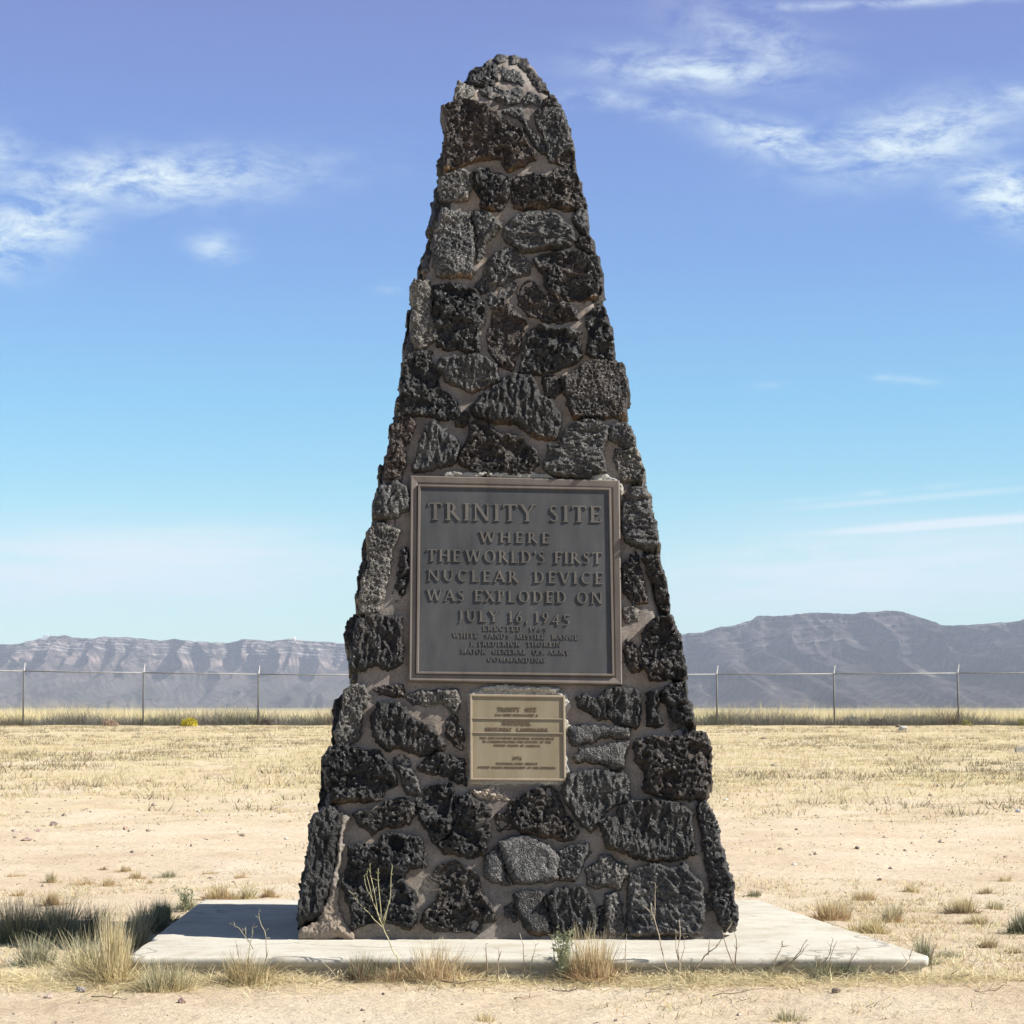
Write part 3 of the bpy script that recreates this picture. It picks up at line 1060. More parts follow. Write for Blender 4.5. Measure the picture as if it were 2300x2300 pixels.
# each stone: crop, texture, tint, protrusion (cm), back depth (cm), ochre, outline
ST = """
A R k 3 12 0|560,420 600,330 640,290 700,290 740,250 830,260 850,330 840,400 760,440 680,455 620,450
A F g 2 6 0|930,310 990,300 1060,350 1075,400 1060,440 1000,420 920,390 900,370
A F g 2 6 0|800,215 850,175 905,180 900,225 850,250
A F l 2 6 0|950,190 1000,175 1035,205 1020,250 960,255
A R g 2 6 0|720,275 760,225 800,245 790,280
A F g 1.5 6 0|860,290 910,265 930,330 890,360 850,330
A R b 2 6 0|1180,660 1210,640 1235,660 1220,700
A F b 2 12 0.3|1020,230 1070,200 1130,290 1190,350 1250,430 1285,490 1210,490 1150,420 1090,330 1030,280
A F l 3 16 0|485,450 500,415 560,440 640,450 650,510 620,545 545,570 480,585
A R g 2 8 0.3|680,490 740,455 850,460 920,490 970,490 1010,455 1040,490 1040,590 960,585 850,585 760,555 700,530
A F g 1.5 6 0|1070,560 1110,500 1160,500 1210,540 1230,600 1210,650 1150,590 1080,610
A R b 3 14 0|1225,590 1270,545 1330,530 1365,580 1380,640 1300,635 1230,625
A R r 4 14 0.9|370,620 440,595 560,575 640,590 760,630 860,680 870,720 950,780 1040,830 1080,890 1110,960 1180,1030 1175,1080 1090,1120 1040,1150 990,1185 940,1185 890,1130 850,1070 780,1080 700,1080 600,1110 500,1140 390,1180 370,1100 390,900 405,780 390,690
A F g 2 6 0|890,660 940,635 1040,630 1075,660 1080,720 1110,790 1180,850 1260,960 1270,1030 1210,1035 1150,930 1090,830 1040,740 980,700 900,680
A F g 4 18 0|1175,700 1230,660 1290,640 1370,640 1420,700 1450,800 1490,960 1500,1020 1420,1010 1300,1110 1265,1010 1250,900 1190,800
A R r 3 16 0.6|1310,1110 1340,1040 1420,1010 1485,1050 1515,1110 1505,1170 1430,1130 1370,1100
A F l 3 14 0.5|345,1260 400,1210 470,1200 560,1180 605,1210 615,1330 590,1430 510,1440 400,1440 350,1440 335,1350
A R k 3.5 6 0.7|625,1210 680,1170 760,1175 820,1200 880,1210 950,1250 955,1320 930,1400 910,1450 860,1520 780,1530 700,1510 690,1440 650,1330
A R b 3.5 14 0.8|975,1260 1010,1225 1080,1240 1150,1190 1220,1230 1310,1230 1330,1180 1400,1160 1440,1130 1500,1170 1545,1260 1570,1360 1605,1440 1605,1530 1540,1510 1450,1520 1370,1510 1280,1500 1160,1500 1060,1510 980,1500 960,1380
A F g 2.5 12 0|1510,1570 1540,1510 1600,1530 1625,1600 1630,1700 1590,1720 1540,1680 1490,1620 1475,1590
A H g 3.5 6 0.2|880,1690 940,1640 1020,1570 1100,1540 1220,1540 1330,1550 1400,1610 1440,1660 1490,1690 1500,1790 1460,1830 1330,1860 1200,1880 1060,1890 1000,1850 900,1790 875,1740
A R b 2.5 14 0|1510,1810 1560,1750 1640,1750 1680,1800 1670,1900 1600,1880 1530,1840
n F g 4 12 0.9|992,471 1029,481 1055,481 1060,500 1063,540 1066,580 1064,615 1055,624 983,622 970,600 972,560 980,510
n F g 3 6 0.3|1064,476 1097,484 1117,499 1123,515 1107,530 1091,546 1086,566 1074,588 1071,560 1067,520 1063,490
B F l 3 16 0.2|245,290 260,260 370,280 380,380 370,480 400,560 420,620 410,690 350,740 280,755 250,700 240,560 260,450 250,380
B R k 3.5 6 0.1|390,300 450,310 520,290 600,290 650,330 700,350 760,430 770,500 750,580 715,620 720,780 680,780 600,760 500,760 430,730 420,600 395,540 395,400
B R g 3 6 0.2|760,170 830,80 930,30 1000,50 1070,110 1110,150 1100,220 1040,240 960,260 1000,300 960,370 890,390 850,460 810,460 780,400 800,350 740,350 700,310 750,250
B R k 4 14 0.9|1120,110 1180,80 1300,70 1380,55 1480,65 1530,95 1600,100 1615,200 1620,310 1605,380 1500,400 1400,410 1320,400 1230,350 1200,300 1190,220 1150,180
B R b 3 6 0.5|1010,360 1060,280 1110,260 1150,310 1180,360 1250,380 1330,420 1400,440 1450,540 1370,550 1300,580 1200,550 1100,530 1050,480 1020,430
B R r 3 6 0.3|830,490 900,440 920,390 970,450 1000,510 1060,540 1080,570 1040,640 1020,720 1000,800 980,880 960,910 880,880 850,830 790,780 785,680 810,580
B R k 4 6 0.1|1100,620 1160,580 1240,610 1320,620 1400,615 1460,640 1450,750 1470,820 1400,870 1300,910 1200,945 1100,950 1000,935 1040,860 1050,780 1060,700
B R k 3 14 0|1500,500 1550,470 1625,440 1655,500 1675,600 1695,700 1705,830 1690,855 1600,810 1520,810 1495,760 1520,700 1530,640 1495,590
B R k 3.5 14 0.2|195,830 250,780 330,760 380,780 370,870 430,920 440,1040 510,1080 590,1150 590,1220 540,1260 430,1270 400,1245 250,1230 140,1240 135,1150 155,1060 165,960 185,880
B V g 3 6 0.7|400,880 460,830 540,810 650,810 760,830 860,880 870,990 830,1020 740,1050 680,1070 600,1040 500,990 440,930
B F b 1.5 5 0|1180,960 1280,950 1320,1000 1310,1060 1280,1110 1220,1100 1190,1040
B F b 4 14 0.7|1310,980 1400,930 1460,880 1550,850 1650,850 1750,860 1780,900 1790,980 1815,1080 1795,1150 1780,1230 1680,1250 1560,1260 1400,1260 1380,1180 1360,1090
B V k 4 6 0.7|670,1190 740,1100 830,1040 890,980 970,940 1090,950 1140,1010 1170,1100 1250,1150 1310,1210 1320,1290 1280,1410 1180,1410 1100,1390 1060,1320 940,1290 850,1300 760,1270 700,1240
B V s 3 6 0.4|245,1600 280,1500 290,1420 350,1330 390,1275 440,1320 500,1380 570,1430 600,1480 560,1570 530,1610 420,1620 330,1650 260,1640
B R b 3.5 6 0.3|580,1530 620,1440 660,1380 660,1310 740,1265 800,1310 870,1370 960,1380 1030,1390 1080,1460 1150,1500 1165,1600 1100,1660 1000,1680 880,1670 740,1680 680,1650 580,1590
B H g 4 6 0.2|1210,1540 1240,1460 1320,1430 1330,1370 1400,1310 1500,1285 1600,1290 1655,1320 1650,1430 1630,1520 1645,1650 1560,1670 1500,1700 1330,1695 1240,1670 1195,1620
B R b 2 5 0.3|555,1290 600,1220 650,1210 650,1290 600,1330 560,1310
B F g 3 14 0.6|1665,1400 1680,1330 1740,1300 1825,1320 1855,1400 1860,1450 1790,1480 1720,1440
B R l 3 14 0.4|1715,1480 1790,1490 1860,1460 1880,1500 1910,1580 1925,1670 1900,1725 1830,1700 1780,1720 1730,1620 1700,1540
B R r 3 14 0.2|85,1300 150,1260 230,1250 265,1300 230,1400 190,1480 190,1600 150,1680 55,1690 50,1600 85,1450
C V g 3 12 0.1|225,150 260,110 340,80 400,110 410,150 405,240 340,270 270,280 220,260
C F l 2.5 14 0.4|185,350 230,300 300,310 350,350 340,400 310,450 310,520 290,600 270,700 240,790 150,800 135,720 155,620 185,540 195,450
C R k 2.5 5 0.2|360,450 390,430 405,480 405,600 380,690 340,730 320,680 340,620 360,560
C V k 3.5 14 0.1|130,830 200,810 290,810 370,820 370,900 375,980 370,1060 300,1100 230,1080 160,1100 90,1090 90,1000 110,920
C H g 3 14 0.2|1565,180 1600,110 1695,110 1720,190 1725,260 1750,330 1760,440 1700,460 1620,430 1565,390 1560,280
C R b 2.5 6 0.4|1570,520 1610,480 1650,500 1670,560 1690,640 1690,740 1640,740 1590,700 1560,620
C R b 3 14 0.2|1680,500 1755,470 1780,560 1805,640 1820,720 1810,790 1760,740 1740,640 1690,560
C R d 4 14 0.1|1670,900 1720,830 1790,810 1835,810 1875,900 1885,990 1905,1080 1905,1140 1800,1150 1720,1150 1670,1080 1660,980
C F l 1.5 4 0.5|1570,770 1620,740 1660,780 1650,840 1580,840
C R b 2 4 0.3|1590,930 1620,950 1650,1020 1660,1100 1620,1120 1580,1060 1575,990
D F l 3.5 16 0.6|370,150 410,120 500,120 530,180 515,240 480,330 470,430 440,500 390,520 330,510 305,440 335,350 355,250
D R b 2 4 0|560,150 640,115 760,130 765,180 700,190 600,180
D V k 4 6 0.3|550,330 600,240 680,230 780,270 820,330 880,370 960,400 1010,470 1045,520 1020,560 950,570 880,590 810,570 720,540 640,550 590,510 560,430
D F l 1.5 4 0|790,200 860,160 1000,150 1130,150 1140,230 1120,310 1080,300 1000,240 900,250 820,240
D R b 1.5 4 0.4|1050,350 1110,310 1140,400 1175,450 1160,560 1110,530 1050,460
D R k 4 14 0.5|225,600 280,530 400,510 500,570 600,560 640,620 690,700 715,780 640,820 610,880 500,900 380,900 270,900 250,800 240,700
D R g 2.5 5 0|700,600 750,585 790,620 820,700 860,760 870,820 830,850 780,830 750,740 710,660
D R k 3 5 0.3|850,660 930,600 1000,570 1080,590 1160,610 1175,700 1180,780 1130,770 1040,720 950,710 870,690
D R k 3 5 0.3|430,980 470,950 560,960 620,920 690,880 760,870 830,910 840,980 800,1040 720,1060 640,1060 600,1080 540,1110 480,1060 450,1030
D R k 4 6 0.3|850,860 920,800 1000,785 1070,780 1090,830 1095,1000 1080,1080 1060,1130 960,1180 920,1090 870,1000
D R k 4 6 0.3|1120,870 1180,850 1270,890 1350,950 1320,1010 1335,1130 1300,1250 1200,1265 1130,1240 1040,1245 980,1190 1075,1130 1110,1040
D V k 5 18 0.2|150,1010 210,940 300,940 340,1000 345,1060 320,1150 310,1290 280,1400 250,1530 210,1640 150,1680 60,1720 60,1620 80,1500 110,1360 130,1180
D R k 4.5 6 0.4|400,1200 480,1180 600,1190 620,1120 700,1105 800,1120 880,1150 890,1240 910,1320 800,1340 760,1400 830,1500 850,1560 840,1700 800,1750 650,1700 560,1690 430,1740 420,1640 380,1560 350,1430 390,1330
D R b 4 6 0.3|1000,1320 1120,1300 1200,1350 1250,1400 1290,1500 1340,1580 1395,1650 1360,1690 1290,1700 1270,1780 1150,1750 1050,1760 940,1760 880,1700 900,1620 980,1560 1020,1450 960,1400
n S s 4 5 0.5|1089,1964 1093,1929 1113,1900 1128,1935 1146,1990 1107,1982
n S s 5 5 0.5|1118,1895 1143,1879 1190,1879 1232,1899 1252,1929 1252,1978 1214,1984 1173,1986 1152,1988 1135,1935
E F s 3 5 0.4|310,1230 360,1200 440,1190 500,1180 520,1230 480,1290 460,1370 420,1420 320,1420 305,1330
E S k 4.5 5 0.8|10,1510 80,1490 200,1490 220,1590 250,1700 260,1770 180,1785 130,1770 60,1690 20,1600
D F g 2 5 0.5|1440,1590 1480,1560 1515,1680 1500,1690 1440,1650
E V k 4.5 5 0.5|225,1510 290,1480 400,1460 480,1460 510,1530 560,1600 565,1700 540,1770 420,1790 300,1770 265,1680 245,1590
E F l 3 5 0.4|500,1340 560,1300 600,1260 650,1260 700,1300 780,1320 770,1400 720,1470 640,1460 560,1470 500,1440
E F l 3 5 0.2|630,1510 690,1495 730,1560 740,1650 740,1780 640,1770 620,1640
E R k 1.5 5 0|565,1600 620,1590 620,1700 600,1790 560,1750
E D g 4.5 6 0.5|780,1380 850,1340 950,1320 1050,1340 1160,1310 1200,1380 1260,1430 1275,1560 1270,1680 1240,1780 1100,1790 950,1800 860,1820 780,1790 760,1650 780,1500
E R g 4 18 0.1|1240,920 1290,900 1335,950 1375,1060 1395,1180 1425,1250 1435,1340 1475,1440 1485,1540 1510,1640 1500,1720 1400,1720 1350,1620 1330,1500 1300,1330 1270,1200 1260,1050
E V k 4.5 6 0.6|580,1030 640,1010 700,990 700,930 800,890 950,890 1080,890 1150,920 1200,960 1190,1060 1225,1180 1220,1250 1100,1280 950,1290 820,1270 700,1220 620,1200 610,1100
E V g 3.5 6 0.3|345,790 380,710 500,690 620,680 740,700 790,760 780,880 680,920 610,980 560,1060 520,1100 460,1040 400,960 350,880
E R b 4.5 14 0.5|820,500 920,460 1020,470 1130,460 1190,430 1290,430 1315,500 1320,640 1330,760 1300,860 1180,880 1060,870 980,860 880,830 860,800 880,700 820,640
E S s 4 6 0.2|375,400 500,395 650,400 790,405 785,470 700,475 600,465 520,500 400,520 370,470
E S g 4 6 0.3|410,600 460,540 560,530 680,510 780,500 760,600 750,670 700,680 600,650 500,640 430,640
E V k 3.5 6 0.2|425,200 480,180 560,210 620,150 700,135 800,140 855,160 855,280 845,410 760,390 650,350 570,340 500,290 440,250
E V k 2.5 5 0|905,170 970,155 985,220 950,290 1000,370 970,400 910,390 900,290
E R k 3 14 0.2|985,170 1050,120 1165,110 1180,200 1200,300 1220,380 1150,370 1080,360 1050,260 1000,220
E R b 4 5 0.3|-10,900 60,880 120,830 180,800 240,790 300,830 330,900 350,980 420,1050 440,1100 400,1150 340,1160 280,1140 150,1110 60,1100 0,1050
D R b 3 5 0.3|1370,1000 1430,960 1480,930 1500,1080 1400,1080
D F t 1 3 0|1200,825 1280,805 1350,780 1400,820 1480,880 1350,880 1260,865
"""
nst = 0
for ln in ST.strip().splitlines():
    head, pts = ln.split('|')
    cr, tex, tint, prot, back, och = head.split()
    ox, oy, sc = CR[cr]
    P = [(ox + float(a) * sc, oy + float(b) * sc) for a, b in (p.split(',') for p in pts.split())]
    P = np.array(P)
    X, Z = on_face(P[:, 0], P[:, 1])
    Z = np.maximum(Z, SLABZ + 0.012)
    stone_mesh(np.column_stack([X, Z]), front_map, tex, tint, float(prot) / 100 * 0.88, float(back) / 100, 0, ochre=float(och))
    nst += 1

# stones of the left flank that show past the front edge, set back from the face
SIDE = """
n R d 0 24 16|985,478 998,500 990,530 985,570 985,620 936,630 945,585 958,535 970,500
B R d 0 22 14|210,430 250,420 280,500 280,720 200,745 178,690 188,600 215,560
B F d 0 20 14|8,1560 60,1545 80,1680 40,1800 0,1730
C R d 0 24 15|165,360 210,330 200,450 180,600 160,730 124,740 125,640 148,500
C F d 0 26 15|62,800 110,763 160,830 130,920 110,1060 80,1065 85,960 66,900
D R d 0 28 15|290,190 360,130 400,180 380,300 350,440 288,455 283,330
D R d 0 28 15|212,580 260,515 300,480 320,540 290,640 290,900 200,960 190,880 215,760
D R d 0 28 15|130,1000 200,960 220,1100 190,1300 150,1500 130,1640 58,1700 58,1600 72,1480 70,1400 100,1340 118,1180
A F d 0 18 14|360,1200 420,1150 440,1300 400,1500 352,1520 348,1380
"""
for ln in SIDE.strip().splitlines():
    head, pts = ln.split('|')
    cr, tex, tint, _, dep, sink = head.split()
    ox, oy, sc = CR[cr]
    P = np.array([(ox + float(a) * sc, oy + float(b) * sc) for a, b in (p.split(',') for p in pts.split())])
    X, Z = on_face(P[:, 0], P[:, 1])
    k = 1 + float(sink) / 100 / 9.6
    X = X * k
    Z = CAMZ + (Z - CAMZ) * k
    stone_mesh(np.column_stack([X, np.maximum(Z, SLABZ + .01)]), front_map, tex, tint, 0.0, float(dep) / 100, float(sink) / 100, step=0.006, ochre=0)

# the lump of mortar beside the lowest left stone
P = np.array([(650 + a * .3365, 1500 + b * .3365) for a, b in ((345, 960), (400, 1000), (372, 1100), (352, 1250), (325, 1400), (320, 1560), (365, 1700), (440, 1815), (200, 1835), (75, 1835), (75, 1750), (200, 1690), (262, 1530), (300, 1350), (330, 1150))])
X, Z = on_face(P[:, 0], P[:, 1])
lump = stone_mesh(np.column_stack([X, np.maximum(Z, SLABZ - 0.0)]), front_map, 'F', 'm', 0.035, 0.12, ochre=0, name='mortar_lump', mat=M_MORTAR, rim=0.05)


# other three faces: courses of stones, coarser, generated
def flank(face):
    r_ = np.random.default_rng({'right': 5, 'left': 6, 'back': 7}[face])
    z = SLABZ + 0.02
    k = 0
    while z < 3.72:
        hgt = r_.uniform(0.15, 0.27)
        z1 = min(z + hgt, 3.80)
        zm = (z + z1) / 2
        L, R = core_half(zm)
        wd = R - L
        x = 0.0
        cuts = [0]
        while cuts[-1] < wd - 0.14:
            cuts.append(cuts[-1] + r_.uniform(0.15, 0.33))
        cuts = np.array(cuts) / cuts[-1]
        for a, b in zip(cuts[:-1], cuts[1:]):
            # outline around the cell
            c0 = np.array([(a + b) / 2, 0.5])
            pts = []
            m = 9
            for q in range(m):
                an = 2 * math.pi * (q + r_.uniform(-.25, .25)) / m
                cx, sy = math.cos(an), math.sin(an)
                kk = 1 / max(abs(cx), abs(sy)) ** 0.75 * r_.uniform(0.82, 0.97)
                pts.append((cx * kk, sy * kk))
            pts = np.array(pts)
            px_ = ((a + b) / 2 + pts[:, 0] * (b - a) / 2) * wd
            pz_ = zm + pts[:, 1] * (z1 - z) / 2
            pz_ = np.clip(pz_, SLABZ + 0.01, 3.9)
            tex = r_.choice(['R', 'R', 'V', 'F', 'H'])
            tint = r_.choice(['k', 'k', 'g', 'b', 'g'])

            def fmap(xx, zz, h, dx, dz, face=face):
                Lz, Rz = core_half(zz)
                yf = face_y(zz)
                wdz = np.maximum(Rz - Lz, 0.03)
                u = xx / wd
                if face == 'right':
                    return np.column_stack([Rz + h, yf + u * wdz + dx, zz + dz + TA * h])
                if face == 'left':
                    return np.column_stack([Lz - h, yf + (1 - u) * wdz + dx, zz + dz + TA * h])
                return np.column_stack([Rz - u * wdz + dx, yf + wdz + h, zz + dz + TA * h])
            stone_mesh(np.column_stack([px_, pz_]), fmap, tex, tint, 0.020, 0.05, step=0.011, ochre=0.3)
            k += 1
        z = z1 + r_.uniform(0.01, 0.03)
    return k


print('front stones', nst, 'flank', flank('right'), flank('left'), flank('back'))

# ------------------------------------------------------------------ lettering
Tk, Tn = 0.155, 0.078


def L_(x0, y0, x1, y1, w):
    return ('l', x0, y0, x1, y1, w)


def A_(cx, cy, rx, ry, a0, a1, w=Tk, w2=Tn):
    return ('a', cx, cy, rx, ry, a0, a1, w, w2)


def sf(x, y, l=0.30):
    return ('l', x - l / 2, y, x + l / 2, y, 0.058)


lo, hi_y = 0.035, 0.965
GL = {
    'A': (0.82, [L_(.06, 0, .42, 1, Tn), L_(.38, 1, .74, 0, Tk), L_(.18, .33, .62, .33, .08), sf(.08, lo, .22), sf(.74, lo, .26)]),
    'B': (0.66, [L_(.18, 0, .18, 1, Tk), A_(.28, .74, .26, .26, -90, 90), A_(.28, .27, .31, .27, -90, 90), sf(.16, lo), sf(.16, hi_y)]),
    'C': (0.84, [A_(.46, .5, .38, .5, 48, 312), L_(.72, .82, .74, .98, .08)]),
    'D': (0.84, [L_(.18, 0, .18, 1, Tk), A_(.30, .5, .46, .5, -90, 90), sf(.16, lo), sf(.16, hi_y), L_(.1, .965, .4, .965, .07), L_(.1, lo, .4, lo, .07)]),
    'E': (0.66, [L_(.18, 0, .18, 1, Tk), L_(.06, .955, .58, .955, .09), L_(.06, .045, .62, .045, .09), L_(.2, .52, .5, .52, .09), L_(.57, .98, .57, .80, .07), L_(.60, .02, .60, .22, .07)]),
    'F': (0.62, [L_(.18, 0, .18, 1, Tk), L_(.06, .955, .58, .955, .09), L_(.2, .52, .5, .52, .09), L_(.57, .98, .57, .80, .07), sf(.18, lo, .32)]),
    'G': (0.88, [A_(.46, .5, .38, .5, 48, 300), L_(.72, .02, .72, .44, Tk * .9), L_(.58, .44, .84, .44, .07)]),
    'H': (0.90, [L_(.18, 0, .18, 1, Tk), L_(.72, 0, .72, 1, Tk), L_(.2, .52, .7, .52, .09), sf(.18, lo), sf(.18, hi_y), sf(.72, lo), sf(.72, hi_y)]),
    'I': (0.36, [L_(.18, 0, .18, 1, Tk), sf(.18, lo), sf(.18, hi_y)]),
    'J': (0.50, [L_(.30, .1, .30, 1, Tk), A_(.14, .08, .16, .2, -110, 0, .12, .1), sf(.30, hi_y)]),
    'K': (0.80, [L_(.18, 0, .18, 1, Tk), L_(.22, .45, .64, 1, Tn), L_(.34, .58, .72, 0, Tk), sf(.18, lo), sf(.18, hi_y), sf(.64, hi_y, .24)]),
    'L': (0.64, [L_(.18, 0, .18, 1, Tk), L_(.06, .045, .60, .045, .09), L_(.58, .02, .58, .24, .07), sf(.18, hi_y)]),
    'M': (1.02, [L_(.12, 0, .20, 1, Tn), L_(.20, 1, .50, .08, Tk), L_(.50, .08, .82, 1, Tn), L_(.82, 0, .82, 1, Tk), sf(.12, lo, .24), sf(.84, lo, .26)]),
    'N': (0.92, [L_(.15, 0, .15, 1, Tn), L_(.15, 1, .76, 0, Tk), L_(.76, 0, .76, 1, Tn), sf(.15, lo, .26), sf(.12, hi_y, .2), sf(.76, hi_y, .26)]),
    'O': (0.96, [A_(.48, .5, .40, .5, 0, 360)]),
    'P': (0.64, [L_(.18, 0, .18, 1, Tk), A_(.26, .72, .30, .28, -90, 90), sf(.18, lo, .32), sf(.16, hi_y)]),
    'R': (0.80, [L_(.18, 0, .18, 1, Tk), A_(.26, .73, .28, .27, -90, 90), L_(.36, .48, .74, 0, Tk), sf(.16, lo), sf(.16, hi_y)]),
    'S': (0.60, [A_(.30, .74, .20, .25, 30, 268, Tn * 1.3, Tn), A_(.30, .26, .22, .25, -150, 88, Tk * .8, Tn), L_(.18, .66, .44, .38, Tk)]),
    'T': (0.76, [L_(.38, 0, .38, 1, Tk), L_(.04, .955, .72, .955, .09), L_(.07, .98, .05, .78, .07), L_(.69, .98, .71, .78, .07), sf(.38, lo)]),
    'U': (0.84, [L_(.17, .3, .17, 1, Tk), L_(.68, .3, .68, 1, Tn), A_(.43, .32, .27, .32, 180, 360, .13, .1), sf(.17, hi_y), sf(.68, hi_y, .24)]),
    'V': (0.80, [L_(.10, 1, .41, 0, Tk), L_(.39, 0, .70, 1, Tn), sf(.10, hi_y, .26), sf(.70, hi_y, .22)]),
    'W': (1.18, [L_(.08, 1, .34, 0, Tk), L_(.34, 0, .58, 1, Tn), L_(.54, 1, .82, 0, Tk), L_(.82, 0, 1.06, 1, Tn), sf(.09, hi_y, .24), sf(1.06, hi_y, .2), sf(.56, hi_y, .2)]),
    'X': (0.80, [L_(.10, 1, .70, 0, Tk), L_(.10, 0, .68, 1, Tn), sf(.12, hi_y, .24), sf(.68, lo, .24), sf(.12, lo, .22), sf(.68, hi_y, .22)]),
    'Y': (0.78, [L_(.08, 1, .38, .48, Tk), L_(.38, .48, .70, 1, Tn), L_(.38, 0, .38, .5, Tk), sf(.38, lo), sf(.10, hi_y, .24), sf(.70, hi_y, .22)]),
    '1': (0.40, [L_(.22, 0, .22, 1, Tk), sf(.22, lo), L_(.06, .86, .22, .96, .08)]),
    '6': (0.64, [A_(.32, .30, .26, .30, 0, 360), L_(.10, .36, .42, 1.0, Tn * 1.2)]),
    '9': (0.64, [A_(.32, .66, .26, .30, 0, 360), L_(.54, .62, .24, 0, Tn * 1.3)]),
    '4': (0.72, [L_(.46, -.2, .46, .8, Tk), L_(.06, .14, .66, .14, .09), L_(.08, .16, .44, .78, .08)]),
    '5': (0.60, [A_(.26, .08, .26, .28, -130, 100, Tk * .8, Tn), L_(.16, .36, .16, .8, .08), L_(.14, .76, .54, .76, .12)]),
    '7': (0.60, [L_(.06, .93, .56, .93, .12), L_(.54, .9, .22, 0, Tk * .8)]),
    "'": (0.22, [L_(.13, .78, .15, 1.02, .13)]),
    '.': (0.24, [L_(.04, .07, .20, .07, .16)]),
    ',': (0.26, [L_(.04, .07, .20, .07, .16), L_(.15, .08, .07, -.16, .08)]),
    ' ': (0.40, []),
    '_': (0.12, []),
}


def glyph_quads(ch):
    """list of quads (4,2) in glyph units"""
    w, st = GL[ch]
    res = []
    for s in st:
        if s[0] == 'l':
            _, x0, y0, x1, y1, wd = s
            a = np.array([x0, y0])
            b = np.array([x1, y1])
            if abs(y1 - y0) > 0.7 and abs(x1 - x0) > 0.02:      # diagonal stems end level
                o = np.array([wd / 2 * 1.08, 0])
            else:
                d = b - a
                d /= np.linalg.norm(d)
                o = np.array([d[1], -d[0]]) * wd / 2
            res.append(('q', np.array([a - o, a + o, b + o, b - o])))
        else:
            _, cx, cy, rx, ry, a0, a1, wt, wn = s
            n = max(6, int(abs(a1 - a0) / 18))
            an = np.radians(np.linspace(a0, a1, n + 1))
            wd = wn + (wt - wn) * np.abs(np.cos(an)) ** 1.3
            ox = cx + rx * np.cos(an)
            oy = cy + ry * np.sin(an)
            ix = cx + (rx - wd) * np.cos(an)
            iy = cy + (ry - wn) * np.sin(an)
            for i in range(n):
                res.append(('q', np.array([(ix[i], iy[i]), (ox[i], oy[i]), (ox[i + 1], oy[i + 1]), (ix[i + 1], iy[i + 1])])))
    return w, res


def face_pt(px, py, h):
    X, Z = on_face(px, py)
    return front_map(np.atleast_1d(X), np.atleast_1d(Z), np.atleast_1d(h) * 1.0, 0, 0)


def text_line(txt, crop, x0, x1, topL, topR, botL, botR, h0, h1, parent, mat, name='lettering', space=0.10, origin=None, single=False):
    ox, oy, sc = crop
    gl = [glyph_quads(c) for c in txt]
    tot = sum(w for w, _ in gl) + space * (len(gl) - 1)
    mb = MB()
    cur = 0.0
    cnt = 0
    for w, qs in gl:
        for _, q in qs:
            u = (cur + q[:, 0]) / tot
            v = q[:, 1]
            X = x0 + (x1 - x0) * u
            top = topL + (topR - topL) * u
            bot = botL + (botR - botL) * u
            Y = bot + (top - bot) * v
            px = ox + X * sc
            py = oy + Y * sc
            hh = h1 + (cnt % 7) * 0.00012
            cnt += 1
            # slight draft on the sides of the cast letters
            c = np.array([px.mean(), py.mean()])
            T = face_pt(px, py, hh)
            Bm = face_pt(px, py, h0)
            V = np.vstack([Bm, T])
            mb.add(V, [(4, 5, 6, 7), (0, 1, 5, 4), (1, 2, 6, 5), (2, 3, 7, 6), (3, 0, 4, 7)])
        cur += w + space
        if single and qs:
            nq = sum(len(q_) for q_ in mb.q)
            mb.build('letter', mat, parent, False, origin, (M_LETTER_SHADE, np.arange(nq) % 5 != 0))  # all but the top quads take the painted shade colour
            mb = MB()
    if single:
        return None
    nq = sum(len(q_) for q_ in mb.q)
    o = mb.build(name, mat, parent, False, origin, (M_LETTER_SHADE if mat is M_BR_LETTER else M_GL, np.arange(nq) % 5 != 0))
    o['kind'] = 'stuff'
    return o


def frame_ring(name, quads_px, hs, mat, parent, origin):
    """nested rings (each 4 corners in px) joined from first to last; hs heights"""
    V = []
    for q, h in zip(quads_px, hs):
        q = np.array(q, float)
        V.append(face_pt(q[:, 0], q[:, 1], np.full(4, h)))
    V = np.concatenate(V) - origin
    Q = []
    for k in range(len(quads_px) - 1):
        for i in range(4):
            j = (i + 1) % 4
            Q.append((k * 4 + i, k * 4 + j, (k + 1) * 4 + j, (k + 1) * 4 + i))
    return mesh(name, V, np.array(Q), mat, parent, False)


def inset(q, a):
    q = np.array(q, float)
    s = np.array([(1, 1), (-1, 1), (-1, -1), (1, -1)]) * a
    return q + s


def panel(name, q, h, mat, parent, origin):
    q = np.array(q, float)
    V = np.vstack([face_pt(q[:, 0], q[:, 1], np.full(4, h)), face_pt(q[:, 0], q[:, 1], np.full(4, h - .03))]) - origin
    return mesh(name, V, np.array([(0, 3, 2, 1), (4, 5, 6, 7), (0, 1, 5, 4), (1, 2, 6, 5), (2, 3, 7, 6), (3, 0, 4, 7)]), mat, parent, False)


